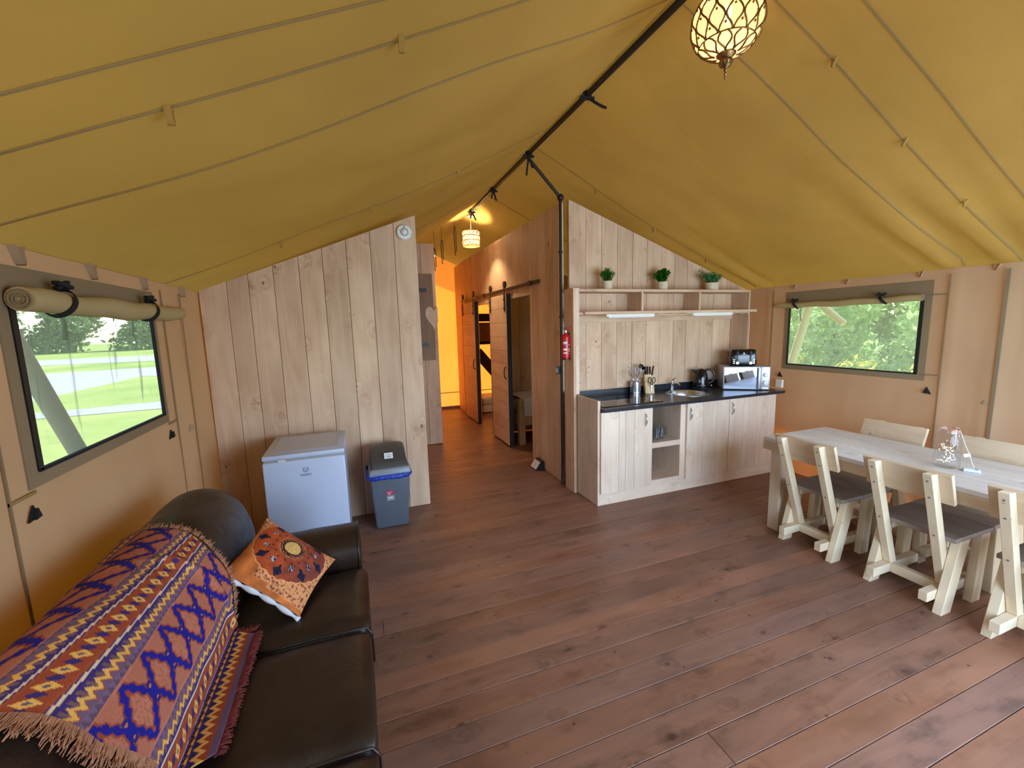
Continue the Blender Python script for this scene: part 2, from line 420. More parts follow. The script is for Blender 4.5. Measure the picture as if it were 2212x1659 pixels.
def glass(name):
    n = N(name); fr = n.new('LayerWeight'); fr.inputs[0].default_value = 0.5
    tr = n.new('BsdfTransparent'); tr.inputs[0].default_value = (0.93, 0.95, 0.96, 1)
    gl = n.new('BsdfGlossy'); gl.inputs['Roughness'].default_value = 0.03
    f = n.math('ADD', n.math('MULTIPLY', n.math('POWER', fr.outputs['Facing'], 3.0), 0.55), 0.04)
    mx = n.new('MixShader'); n.put(mx.inputs[0], f); n.put(mx.inputs[1], tr.outputs[0]); n.put(mx.inputs[2], gl.outputs[0])
    return n.done(mx.outputs[0])
M['glass'] = glass('clear_glass')
def emit(name, col, e):
    n = N(name); x = n.new('Emission'); x.inputs[0].default_value = col; x.inputs[1].default_value = e; return n.done(x.outputs[0])
M['bulb'] = emit('lit_filament_bulb', (1.0, 0.78, 0.42, 1), 28)
M['led'] = emit('lit_fairy_light', (1.0, 0.80, 0.45, 1), 5)
def attr(name, rough=0.85, bump=0.0, sc=300, sheen=0.0):
    n = N(name); a = n.new('Attribute'); a.attribute_name = 'Col'
    h = n.noise(n.obj(), sc, 2); v = n.rng(h, 0.3, 0.7, 0.86, 1.1)
    cb = n.new('CombineXYZ'); [n.put(cb.inputs[i], v) for i in range(3)]
    c = n.vmath('MULTIPLY', a.outputs['Color'], cb.outputs[0])
    return n.done(n.bsdf(c, rough, 0, n.bump(h, bump, 0.002) if bump else None, 0.2))
M['kilim'] = attr('woven_throw', 0.9, 0.5, 260)
M['print'] = attr('printed_cushion_cover', 0.75, 0.2, 200)
M['fringe'] = plain('throw_fringe', lin(170, 118, 88), 0.9, 0, 0.25, 60)
M['fringer'] = plain('red_throw_fringe', lin(120, 46, 40), 0.9, 0, 0.25, 60)
def shade():
    """pierced brass lantern skin: fine holes let the lamp through"""
    n = N('pierced_lantern_skin'); co = n.obj()
    v = n.vor(co, 260, 1.0)
    hole = n.rng(v, 0.30, 0.46, 1, 0)
    tr = n.new('BsdfTransparent'); tl = n.new('BsdfTranslucent'); tl.inputs[0].default_value = lin(140, 112, 76)
    df = n.new('BsdfDiffuse'); df.inputs[0].default_value = lin(120, 94, 62)
    m0 = n.new('MixShader'); m0.inputs[0].default_value = 0.72; n.put(m0.inputs[1], df.outputs[0]); n.put(m0.inputs[2], tl.outputs[0])
    m1 = n.new('MixShader'); n.put(m1.inputs[0], n.math('MULTIPLY', hole, 0.6)); n.put(m1.inputs[1], m0.outputs[0]); n.put(m1.inputs[2], tr.outputs[0])
    return n.done(m1.outputs[0])
M['lantern'] = shade()

# ================================================================== SHELL
XL, XR, XRID = -1.11, 4.50, 1.65
YP, YK, YC, YE = 3.982, 3.90, 2.02, 8.74     # partition front, kitchen wall front, corridor wall face (x), end canvas
def ridge_z(y):
    t = min(max((y - 6.0) / 2.7, 0), 1); t = t * t * (3 - 2 * t)
    return 3.315 - 0.17 * t
def roof_z(x, y, folds=True):
    rz = ridge_z(y)
    if x < XRID:
        t = (x - XL) / (XRID - XL); z = 2.025 + (rz - 2.025) * t - 0.045 * math.sin(PI * max(min(t, 1), 0))
        e = 1 - t; side = 0
    else:
        t = (XR - x) / (XR - XRID); z = 2.06 + (rz - 2.06) * t - 0.045 * math.sin(PI * max(min(t, 1), 0))
        e = 1 - t; side = 1
    if folds:
        m = math.sin(PI * max(min(t, 1), 0.0))
        z += 0.055 * m * (noise.noise(Vector((x * 0.8 + y * 0.55 + 7 * side, y * 1.7, 3.1))))
        z += 0.012 * m * (noise.noise(Vector((x * 1.6 - y * 1.9, y * 3.3 + x * 0.8, 9.7))))
        if side:     # pulled folds running up from the eave at the wall poles
            for yf, s in ((3.62, 0.10), (1.98, 0.09), (1.66, 0.07)):
                for dk, amp in ((-0.07, 1), (0.03, -0.8), (0.12, 0.7)):
                    yy = yf + dk * (1 + 2.2 * (1 - e))
                    z += amp * 0.045 * math.exp(-((y - yy) / 0.045) ** 2) * max(0, e - 0.45) / 0.55 * min(1, t / 0.03)
    return z

# ---- floor
floor = struct_root('floor')
B().box(XL - 0.05, XR + 0.05, -1.2, YE + 0.02, -0.10, -0.032).build('subfloor', M['blackmat'], floor)
Y0, PW = 1.598 - 0.1385 * 20, 0.1385
rf = random.Random(3)
for k in range(72):
    y = Y0 + k * PW
    if y > YE: break
    cuts = [XL]
    if rf.random() < 0.55: cuts.append(rf.uniform(-0.2, 3.6))
    cuts.append(XR)
    for a, b in zip(cuts, cuts[1:]):
        dz = rf.uniform(-0.0012, 0.0)
        p = B().box(a + (0.001 if a > XL else 0), b - (0.001 if b < XR else 0), y + 0.0018, y + PW - 0.0018, -0.030 + dz, dz, 0.0011).build('plank', M['floor'], floor)

# ---- canvas ceiling
ceiling = struct_root('ceiling', (XRID, 3.0, 3.3))
ys = [-1.0 + 0.055 * i for i in range(178)]
ys = [y for y in ys if y < YE] + [YE]
def roof_slope(x0, x1, n):
    b = B(); xs = [x0 + (x1 - x0) * i / n for i in range(n + 1)]
    V = [[b.bm.verts.new((x, y, roof_z(x, y))) for y in ys] for x in xs]
    for i in range(n):
        for j in range(len(ys) - 1): b.bm.faces.new((V[i][j], V[i + 1][j], V[i + 1][j + 1], V[i][j + 1]))
    return b.build('roof_canvas', M['roof'], ceiling, smooth=True, world=True)
roof_slope(XL, XRID, 44); roof_slope(XRID, XR, 48)
def seam(x0, x1, y, wob=0.0):
    b = B(); n = 40; top = []; 
    for i in range(n + 1):
        x = x0 + (x1 - x0) * i / n; yy = y + wob * math.sin(x * 1.7)
        z = roof_z(x, yy) - 0.004; z2 = roof_z(x, yy + 0.008) - 0.004
        top.append((b.bm.verts.new((x, yy, z)), b.bm.verts.new((x, yy + 0.008, z2)), b.bm.verts.new((x, yy + 0.008, z2 - 0.003)), b.bm.verts.new((x, yy, z - 0.003))))
    for i in range(n):
        for k in range(4): b.bm.faces.new((top[i][k], top[i][(k + 1) % 4], top[i + 1][(k + 1) % 4], top[i + 1][k]))
    b.build('seam', M['seam'], ceiling, world=True)
for y in (0.45, 0.85, 1.29, 1.50, 1.87, 3.36, 5.2): seam(XL + 0.02, XRID - 0.04, y, 0.012)
for y in (0.45, 0.85, 1.365, 1.61, 1.91, 3.74, 5.2): seam(XRID + 0.04, XR - 0.02, y, 0.012)
def loop(x, y, z, n=(0, 0, 1), s=1.0, mat='roof', parent=None, dirv=(0, 1, 0)):
    """short canvas toggle loop hanging from a seam"""
    b = B(); d = Vector(dirv); w = 0.012 * s
    pts = [(-0.025, 0.0), (-0.012, -0.03), (0.0, -0.055), (0.010, -0.06), (0.014, -0.05), (0.010, -0.02), (0.018, 0.0)]
    sd = Vector((d.y, -d.x, 0))
    rows = []
    for u, v in pts:
        c = Vector((x, y, z)) + d * (u * s) + Vector((0, 0, v * s))
        rows.append((b.bm.verts.new(c + sd * w), b.bm.verts.new(c - sd * w)))
    for i in range(len(rows) - 1): b.bm.faces.new((rows[i][0], rows[i][1], rows[i + 1][1], rows[i + 1][0]))
    o = b.build('toggle_loop', M[mat], parent or ceiling, world=True, smooth=True)
    return o
for x in (2.36, 2.98, 3.64): loop(x, 1.60, roof_z(x, 1.60), s=0.7)
for x in (-0.43, 0.21): loop(x, 1.50, roof_z(x, 1.50), s=0.75)
for x in (-0.42, 0.19, 0.85): loop(x, 3.37, roof_z(x, 3.37), s=0.7)
for x in (2.31, 3.0, 3.71): loop(x, 3.75, roof_z(x, 3.75), s=0.8)
# hanging black tie straps of the inner corridor canvas
for x, y, zt, zb in ((1.30, 6.3, 2.96, 2.62), (1.50, 6.3, 3.16, 2.75), (1.19, 6.3, 2.84, 2.52)):
    b = B()
    for s in (-1, 1):
        b.tube([(x + s * 0.004, y, zt), (x + s * 0.016, y, zt - 0.08), (x + s * 0.012, y + 0.004 * s, (zt + zb) / 2), (x + 0.006 + s * 0.010, y, zb + 0.03 * (s + 1))], 0.006, 6)
    b.tube([(x, y, zt - 0.01), (x, y, roof_z(x, y) + 0.004)], 0.003, 5)
    b.build('tie_strap', M['blackmat'], ceiling, world=True)

# ---- canvas side walls with a window opening each
def wall_sheet(name, x, y0, y1, ztop, holes, sgn, parent):
    """canvas sheet in the plane x; holes = [(ya, yb, za, zb)]"""
    def ax(a, b, cuts, st):
        c = sorted(set([a, b] + list(cuts))); out = []
        for p, q in zip(c, c[1:]):
            n = max(1, int((q - p) / st)); out += [p + (q - p) * i / n for i in range(n)]
        return out + [b]
    Y = ax(y0, y1, [q for h in holes for q in h[:2]], 0.045); Z = ax(-0.01, ztop, [q for h in holes for q in h[2:]], 0.06)
    b = B()
    def disp(y, z):
        m = min([1] + [math.hypot(max(h[0] - y, 0, y - h[1]), max(h[2] - z, 0, z - h[3])) / 0.25 for h in holes]); m *= min(1, (ztop - z) / 0.2 + 0.15)
        d = 0.016 * noise.noise(Vector((y * 2.6, z * 0.8, x))) + 0.008 * noise.noise(Vector((y * 7, z * 1.2, x * 3)))
        if x > 0:
            for yf in (3.56, 1.98, 1.68):   # wall poles behind the canvas
                d += 0.016 * math.exp(-((y - yf - 0.02 * (2 - z)) / 0.035) ** 2)
        return x + sgn * d * m
    V = {}
    for i, y in enumerate(Y):
        for j, z in enumerate(Z): V[i, j] = b.bm.verts.new((disp(y, z), y, z))
    for i in range(len(Y) - 1):
        for j in range(len(Z) - 1):
            yc, zc = (Y[i] + Y[i + 1]) / 2, (Z[j] + Z[j + 1]) / 2
            if any(h[0] < yc < h[1] and h[2] < zc < h[3] for h in holes): continue
            b.bm.faces.new((V[i, j], V[i + 1, j], V[i + 1, j + 1], V[i, j + 1]))
    return b.build('canvas', M['wallc'], parent, smooth=True, world=True)
HL = (1.99, 3.10, 1.225, 1.815)
HR = (2.165, 3.33, 1.205, 1.845)
HL2 = (-0.20, 0.91, 1.225, 1.815); HR2 = (-0.20, 0.95, 1.205, 1.845); HR3 = (4.75, 5.85, 1.205, 1.845)
wall_left = struct_root('wall_left', (XL, 2, 0)); wall_right = struct_root('wall_right', (XR, 2, 0))
wall_sheet('left', XL, -1.0, YE, 2.028, [HL, HL2], 1, wall_left)
wall_sheet('right', XR, -1.0, YE, 2.063, [HR, HR2, HR3], -1, wall_right)
def strip(name, mat, parent, x0, x1, ya, yb, za, zb):
    return B().box(x0, x1, ya, yb, za, zb).build(name, M[mat], parent, world=True)
for y in (1.83, 3.27, 3.58): strip('seam', 'hem', wall_left, XL + 0.004, XL + 0.009, y, y + 0.008, 0.0, 1.98)
for ya, yb, z in ((1.83, 1.96, 1.15), (3.14, 3.27, 1.15)): strip('seam', 'seam', wall_left, XL + 0.004, XL + 0.008, ya, yb, z, z + 0.012)
for y in (3.52, 2.00): strip('seam', 'hem', wall_right, XR - 0.022, XR - 0.016, y, y + 0.007, 0.0, 2.02)
strip('seam', 'hem', wall_right, XR - 0.034, XR - 0.026, 1.668, 1.688, 0.0, 2.02)
for ya, yb, z in ((2.02, 2.13, 1.20), (2.02, 2.13, 1.86)): strip('seam', 'hem', wall_right, XR - 0.012, XR - 0.008, ya, yb, z, z + 0.008)
for y in (2.07, 2.53, 3.05, 3.63): loop(XL + 0.012, y, 2.03, s=1.15, mat='wallc', parent=wall_left, dirv=(0, 1, 0))
for y in (3.29, 2.77, 2.20, 1.75): loop(XR - 0.012, y, 2.07, s=0.9, mat='wallc', parent=wall_right, dirv=(0, 1, 0))
def tab(x, y, z, s, sgn, mat, parent):
    b = B()
    b.prism([(y - 0.03 * s, z - 0.028 * s), (y + 0.03 * s, z - 0.022 * s), (y + 0.006 * s, z + 0.032 * s)], 0, x + sgn * 0.006, x + sgn * 0.012)
    b.prism([(y - 0.016 * s, z - 0.022 * s), (y + 0.018 * s, z - 0.018 * s), (y + 0.003 * s, z + 0.020 * s)], 0, x + sgn * 0.012, x + sgn * 0.026)
    b.build('toggle_tab', M[mat], parent, world=True)
for y, z, s, m in ((1.92, 1.09, 0.9, 'blackmat'), (3.14, 1.09, 0.9, 'blackmat'), (3.47, 1.06, 0.8, 'wallc')): tab(XL, y, z, s, 1, m, wall_left)
for y, z, s, m in ((3.40, 1.08, 1.0, 'blackmat'), (2.08, 1.07, 1.0, 'blackmat'), (1.72, 1.03, 0.8, 'wallc')): tab(XR, y, z, s, -1, m, wall_right)

def window(name, x, sg, H, panemat, zip_y, roll, r, straps):
    """sg: +1 for the left wall (inside is +x)"""
    w = struct_root(name, (x, (H[0] + H[1]) / 2, H[2]))
    ya, yb, za, zb = H; e = 0.055
    p = (x, x + sg * 0.006)
    p = (min(p), max(p))
    for a in ((ya - e, yb + e, za - e, za), (ya - e, ya, za, zb), (yb, yb + e, za, zb), (ya - e, yb + e, zb, zb + 0.14)):
        strip('hem', 'hem', w, p[0], p[1], *a)
    q = sorted((x - sg * 0.004, x + sg * 0.012))
    zy = (ya - 0.004, ya + 0.022) if zip_y == 0 else (yb - 0.022, yb + 0.004)
    strip('zip', 'black', w, q[0], q[1], zy[0], zy[1], za, zb)
    for a in ((ya, yb, za - 0.006, za + 0.006), ((yb - 0.005, yb + 0.004, za, zb) if zip_y == 0 else (ya - 0.004, ya + 0.005, za, zb))):
        strip('piping', 'blackmat', w, q[0], q[1], *a)
    b = B()
    rp = random.Random(5)
    def f(u, v):
        y = ya + (yb - ya) * u; z = za + (zb - za) * v
        return Vector((x - sg * (0.003 + 0.006 * noise.noise(Vector((y * 14, z * 2.0, 1.5)))), y, z))
    b.grid(f, 60, 14).build('pane', M[panemat], w, smooth=True, world=True)
    # rolled-up canvas blind, a spiral tube a little sagging
    y0, y1, zr = roll; b = B(); n = 44
    def rr(t): return r * (1 + 0.06 * math.sin(t * 17) + (0.10 if 0.25 < t < 0.7 else 0))
    pts = []
    for i in range(n + 1):
        t = i / n
        pts.append((x + sg * (r + 0.012), y0 + (y1 - y0) * t, zr - 0.006 * math.sin(PI * t) + 0.004 * math.sin(t * 21)))
    b.tube(pts, [rr(i / n) * (0.75 if i == n else 1) for i in range(n + 1)], 16)
    ro = b.build('rolled_blind', M['blind'], w, smooth=True, world=True, angle=50)
    for k, ry in enumerate((0.75, 0.48, 0.25)):
        B().tube([(pts[0][0] + 0.001 * k, y0 - 0.003 - 0.004 * k, zr + r * ry * math.sin(a * PI / 8)) if False else (pts[0][0] + r * ry * math.cos(a * PI / 8), y0 - 0.003, zr + r * ry * math.sin(a * PI / 8)) for a in range(16)], 0.0035, 5, closed=True).build('roll_layer', M['hem'], ro, world=True)
    for sy in straps:
        b = B(); c = Vector((x + sg * (r + 0.012), sy, zr))
        ring = [c + Vector((sg * math.cos(a) * (r * 1.15 + 0.004), 0.028 * math.sin(a), math.sin(a) * (r * 1.15 + 0.004))) for a in [PI * (-0.75 + 1.35 * i / 14) for i in range(15)]]
        for i in range(len(ring) - 1):
            b.bar(ring[i], ring[i + 1], 0.022, 0.004, up=(ring[i] - c))
        k = c + Vector((0, 0.012, r * 1.2 + 0.006))
        b.bar(k + Vector((sg * 0.01, -0.035, 0.018)), k + Vector((sg * 0.02, 0.035, 0.004)), 0.024, 0.014)
        b.bar(k + Vector((0, -0.02, -0.004)), k + Vector((sg * 0.015, 0.03, 0.026)), 0.02, 0.012)
        b.build('strap', M['blackmat'], w, world=True)
    return w
window('window_1', XL, 1, HL, 'pvc', 0, (1.965, 3.42, 1.835), 0.042, (2.17, 2.93))
window('window_2', XR, -1, HR, 'mesh', 0, (2.16, 3.47, 1.845), 0.027, (3.24, 2.44))
window('added_window_left', XL, 1, HL2, 'pvc', 0, (-0.22, 1.10, 1.835), 0.042, (0.0, 0.75))  # unseen, added so the left fill lamp has an opening
window('window_4', XR, -1, HR2, 'mesh', 0, (-0.22, 1.05, 1.845), 0.027, (0.0, 0.8))
window('added_window_bedroom', XR, -1, HR3, 'mesh', 0, (4.74, 5.95, 1.845), 0.027, (5.0, 5.6))  # unseen bedroom window, added to brighten the room behind the first door
# cords hanging outside each window from its upper hem
for y, z0, z1, x, w in ((2.30, 1.82, 1.69, XL - 0.012, 'window_1'), (2.90, 1.82, 1.70, XL - 0.012, 'window_1'), (3.22, 1.85, 1.67, XR + 0.014, 'window_2')):
    B().tube([(x, y, z0), (x, y + 0.012, (z0 + z1) / 2), (x, y - 0.006, z1)], 0.005, 6).build('tie_cord', M['blackmat'], bpy.data.objects[w], world=True)

# ---- end canvas of the corridor, glowing in the sun
wall_back = struct_root('wall_back', (XRID, YE, 0))
b = B(); nx = 60
xs = [XL + (XR - XL) * i / nx for i in range(nx + 1)]
V = [[b.bm.verts.new((x, YE, (roof_z(x, YE) + 0.004) * j / 12)) for j in range(13)] for x in xs]
for i in range(nx):
    for j in range(12): b.bm.faces.new((V[i][j], V[i + 1][j], V[i + 1][j + 1], V[i][j + 1]))
b.build('canvas', M['endc'], wall_back, world=True)
for z in (0.335,): strip('seam', 'seam', wall_back, XL, XR, YE - 0.006, YE - 0.002, z, z + 0.016)
strip('ground_flap', 'hem', wall_back, XL, XR, YE - 0.012, YE - 0.004, 0.0, 0.055)
# ---- entrance wall behind the camera: canvas at both sides and above the open doorway
wall_front = struct_root('wall_front', (XRID, -0.62, 0))
def front_piece(x0, x1, z0f):
    b = B(); n = 16
    for i in range(n):
        a, c = x0 + (x1 - x0) * i / n, x0 + (x1 - x0) * (i + 1) / n
        b.poly([(a, -0.62, z0f), (c, -0.62, z0f), (c, -0.62, roof_z(c, -0.62, False)), (a, -0.62, roof_z(a, -0.62, False))])
    b.build('canvas', M['wallc'], wall_front, world=True)
front_piece(XL, 0.85, 0.0); front_piece(0.85, 4.25, 2.12); front_piece(4.25, XR, 0.0)

# ---- flysheet over everything: shades the roof and the upper walls
flysheet = struct_root('tent_flysheet_1', (XRID, 3, 3.6))
b = B()
for x0, z0, x1, z1 in ((-2.05, 2.36, XRID, 3.76), (XRID, 3.76, 5.72, 2.22)):
    b.grid(lambda u, v: Vector((x0 + (x1 - x0) * u, -1.3 + 10.98 * v, z0 + (z1 - z0) * u)), 6, 8)
b.build('flysheet', M['fly'], flysheet, world=True)
b = B(); b.bar((2.16, 9.62, 3.40), (2.20, 9.62, 3.02), 0.07, 0.01); b.build('toggle_strap', M['hem'], flysheet, world=True)

# ---- wooden walls
def boards_x(root, xs, y, th, z0, ztop, mat='wood_z', jit=0.0015):
    r = random.Random(len(xs))
    for a, c in zip(xs, xs[1:]):
        a2, c2 = a + 0.0016, c - 0.0016; d = r.uniform(-jit, jit)
        B().prism([(a2, z0), (c2, z0), (c2, ztop(c2)), (a2, ztop(a2))], 1, y + d, y + th + d, 0.0018).build('board', M[mat], root, world=True)
wall_partition = struct_root('wall_partition', (-0.25, YP, 0))
boards_x(wall_partition, [-1.10, -0.910, -0.757, -0.574, -0.382, -0.198, -0.005, 0.193, 0.397, 0.592], YP, 0.034, 0.002, lambda x: 2.028 + 0.3955 * (x + 1.11))
B().prism([(-1.09, 0.002), (0.585, 0.002), (0.585, 2.66), (-1.09, 2.0)], 1, YP + 0.037, YP + 0.045).build('backing', M['brown_z'], wall_partition, world=True)

wall_kitchen = struct_root('wall_kitchen', (3.3, YK, 0))
kx = [2.087, 2.281, 2.468, 2.660, 2.853, 3.037, 3.222, 3.411, 3.592, 3.792, 3.988, 4.177, 4.338, 4.492]
boards_x(wall_kitchen, kx, YK, 0.034, 0.002, lambda x: 2.925 - 0.357 * (x - 2.087))
B().prism([(2.092, 0.012), (4.48, 0.012), (4.48, 2.04), (2.092, 2.88)], 1, YK + 0.037, YK + 0.045).build('backing', M['brown_z'], wall_kitchen, world=True)

# corridor wall along y with two door openings
wall_corridor = struct_root('wall_corridor', (YC, 6.3, 0))
OP = ((4.775, 5.56), (6.38, 7.16)); OZ = 2.095
yb = [3.955, 4.02, 4.135, 4.32, 4.51, 4.70, 4.775]
y = 4.775
while y < YE - 0.1:
    y += 0.1963; yb.append(min(y, YE - 0.01))
rb = random.Random(11)
for a, c in zip(yb, yb[1:]):
    mid = (a + c) / 2; z0 = 0.002
    for o in OP:
        if o[0] < mid < o[1]: z0 = OZ
    d = rb.uniform(0, 0.002); zt = lambda q: 2.905 + 0.006 * (q - 4.0) - (0.0 if q < 8.3 else 0.02)
    B().prism([(a + 0.0014, z0), (c - 0.0014, z0), (c - 0.0014, zt(c)), (a + 0.0014, zt(a))], 0, YC + d, YC + 0.034 + d, 0.0016).build('board', M['wood_z'], wall_corridor, world=True)
for o in OP:
    B().box(YC - 0.003, YC + 0.05, o[0], o[1], OZ - 0.03, OZ + 0.001).build('lintel', M['cab_x'], wall_corridor, world=True)

# left side of the corridor: plank walls seen edge on, then the end board with the hatch
wall_corridor_left = struct_root('wall_corridor_left', (0.9, 6.08, 0))
yy = YP + 0.05
while yy < 6.05:
    B().box(0.54, 0.574, yy, min(yy + 0.1965, 6.07), 0.012, 2.66, 0.002).build('board', M['wood_z'], wall_corridor_left, world=True); yy += 0.1985
boards_x(wall_corridor_left, [0.58, 0.762, 0.945, 1.138], 6.08, 0.034, 0.012, lambda x: min(2.86, roof_z(x, 6.08, False) - 0.01))
yy = 6.118
while yy < 8.55:
    B().box(1.104, 1.138, yy, min(yy + 0.1965, YE - 0.02), 0.012, 2.80, 0.002).build('board', M['wood_z'], wall_corridor_left, world=True); yy += 0.1985
# wall between the two sleeping rooms
wall_bedroom = struct_root('wall_bedroom', (3.2, 6.5, 0))
bx = [2.06 + 0.1955 * i for i in range(13)]; bx[-1] = 4.44
boards_x(wall_bedroom, bx, 6.24, 0.034, 0.012, lambda x: min(2.5, roof_z(x, 6.3, False) - 0.06))

# ================================================================== OUTDOORS
ground = tag(B().poly([(-160, -60, -0.42), (120, -60, -0.42), (120, 160, -0.42), (-160, 160, -0.42)]).build('ground', M['grass']), kind='structure')
def slab(name, pts, lab):
    tag(B().prism(pts, 2, -0.42, -0.405).build(name, M['gravel']), lab, 'path')
slab('gravel_path', [(-4, 15.0), (-4, 17.0), (-8.5, 15.9), (-14, 14.3), (-14, 13.0), (-8.0, 14.7)], 'narrow pale gravel footpath crossing the grass nearest the left window')
slab('gravel_path', [(-9.5, 27.0), (-10.6, 27.6), (-10.4, 19.0), (-22, 18.0), (-30, 26), (-19, 33), (-13.2, 34.8), (-8, 35)], 'broad pale gravel yard in the middle distance outside the left window')
slab('gravel_path', [(-12, 43.5), (-16.7, 44), (-22.5, 43.5), (-40, 42), (-40, 50), (-28.2, 54.4), (-21.4, 56.0), (-12, 56)], 'far pale gravel drive below the distant trees outside the left window')

def foliage(name, mat, blobs, n, size, seed, parent=None, flat=0.0, loc=(0, 0, 0)):
    """leaf blades scattered through ellipsoid clumps, denser at their skin"""
    r = np.random.RandomState(seed); vs, fs = [], []
    vol = np.array([b[3] * b[4] * b[5] for b in blobs]) ** (2 / 3); vol = vol / vol.sum()
    for bi, b_ in enumerate(blobs):
        k = int(n * vol[bi])
        d = r.normal(size=(k, 3)); d /= np.linalg.norm(d, axis=1)[:, None]
        rad = r.uniform(0.45, 1.0, k) ** 0.5
        lump = 1 + 0.18 * np.sin(d[:, 0] * 7 + bi) * np.cos(d[:, 1] * 6 - bi) + 0.1 * np.sin(d[:, 2] * 11)
        c = np.array(b_[:3]) + d * (rad * lump)[:, None] * np.array(b_[3:6])
        ax = d + r.normal(size=(k, 3)) * 0.8; ax /= np.linalg.norm(ax, axis=1)[:, None]
        t = np.cross(ax, r.normal(size=(k, 3))); t /= np.linalg.norm(t, axis=1)[:, None]
        s = np.cross(ax, t); L = size * r.uniform(0.6, 1.3, k)[:, None]
        P = np.stack([c - t * L * 0.5, c + s * L * 0.28, c + t * L * 0.5, c - s * L * 0.28], 1).reshape(-1, 3)
        o0 = len(vs) * 0 + sum(len(x) for x in vs)
        vs.append(P); fs.append((np.arange(k * 4).reshape(k, 4) + o0))
    me = bpy.data.meshes.new(name); me.from_pydata((np.concatenate(vs) - np.array(loc)).tolist(), [], np.concatenate(fs).tolist()); me.update()
    me.materials.append(M[mat]); o = bpy.data.objects.new(name, me); C.objects.link(o)
    if parent: o.parent = parent
    o['kind'] = 'stuff'; return o
def shrub(name, lab, cat, loc, blobs, n, size, seed, mat, trunk_h, tr, group=None):
    t = thing(name, lab, cat, loc, 0, group)
    r = random.Random(seed); b = B()
    x, y, z = loc
    b.tube([(x, y, z), (x + 0.05, y, z + trunk_h * 0.5), (x - 0.03, y + 0.05, z + trunk_h)], [tr, tr * 0.8, tr * 0.5], 8)
    for bl in blobs[:5]: b.tube([(x, y, z + trunk_h * 0.5), ((x + bl[0]) / 2, (y + bl[1]) / 2, (z + trunk_h + bl[2]) / 2), bl[:3]], [tr * 0.5, tr * 0.3, tr * 0.1], 6)
    b.build('trunk', M['trunk'], t, world=True)
    foliage('foliage', mat, blobs, n, size, seed, t, loc=loc)
    return t
rs = random.Random(21)
# dense hedge beyond the right window
hx = [('tall leafy bush filling the left third of the right window view', 8.6, 6.75, 'leaf1', 1.0), ('tall leafy bush filling the middle of the right window view', 8.5, 5.35, 'leaf1', 1.0),
      ('tall leafy bush filling the right third of the right window view', 8.6, 3.95, 'leaf1', 1.0), ('dark leafy tree standing behind the bushes in the right window view, left one', 13.2, 9.9, 'leaf3', 2.6), ('dark leafy tree standing behind the bushes in the right window view, right one', 13.0, 5.9, 'leaf3', 2.6)]
for i, (lab, x, y, m, s) in enumerate(hx):
    if i < 3: bl = [(x + rs.uniform(-0.25, 0.25), y + rs.uniform(-0.12, 0.12), 0.05 + 0.36 * k, 0.62, 0.56, 0.42) for k in range(7)]
    else: bl = [(x + rs.uniform(-0.7, 0.7), y + rs.uniform(-2.2, 2.2), 0.1 + 0.4 * k, 1.6, 1.6, 0.9) for k in range(9)]
    shrub('leafy_bush', lab, 'bush', (x, y, -0.42), bl, 4600, 0.13 if i < 3 else 0.24, 40 + i, m, 1.8, 0.06)
for i, (lab, x, y) in enumerate((('low yellow shrub at the lower left corner of the right window view', 7.2, 5.25), ('low yellow shrub at the lower right corner of the right window view', 7.2, 3.55), ('small yellow shrub at the lower middle of the right window view', 7.25, 4.4))):
    bl = [(x + rs.uniform(-0.3, 0.3), y + rs.uniform(-0.25, 0.25), -0.15 + 0.24 * k, 0.30, 0.30, 0.28) for k in range(5)]
    shrub('yellow_shrub', lab, 'shrub', (x, y, -0.42), bl, 1100, 0.10, 60 + i, 'leaf2', 0.9, 0.03)
# far trees beyond the left window
far = [(-70, 66, 10, 'broad dark tree far off at the left edge of the left window view'), (-58, 74, 9, 'rounded tree far off beside the dark one in the left window view'),
       (-46, 76, 8, 'pale green tree far off in the middle of the left window view'), (-38, 80, 7, 'small tree far off right of the middle in the left window view'),
       (-30, 84, 8, 'tree far off at the right edge of the left window view'), (-84, 70, 12, 'tall tree far off behind the blind roll in the left window view')]
for i, (x, y, h, lab) in enumerate(far):
    bl = [(x + rs.uniform(-0.3, 0.3) * h, y + rs.uniform(-0.2, 0.2) * h, h * (0.10 + 0.13 * k), h * 0.46, h * 0.46, h * 0.24) for k in range(6)]
    shrub('distant_tree', lab, 'tree', (x, y, -0.42), bl, 2600, h * 0.10, 80 + i, 'leaf3', h * 0.6, h * 0.03)
def pole(lab, a, b_, r, mat='tpole'):
    d = Vector(b_) - Vector(a)
    tag(B().tube([Vector(a) + d * t for t in (0, 0.25, 0.5, 0.75, 1)], r, 14).build('tent_pole', M[mat], smooth=True, angle=50), lab, 'pole')
pole('slanting brown wooden pole standing outside the left window', (-2.0, 4.72, -0.41), (-2.0, 3.30, 2.22), 0.055, 'bpole')
pole('upright pale round pole outside the right window at its left side', (5.6, 4.46, -0.41), (5.6, 3.80, 2.2), 0.05)
pole('short slanting pale brace crossing the top of the right window view', (5.72, 3.97, 1.99), (5.70, 3.52, 1.62), 0.042)

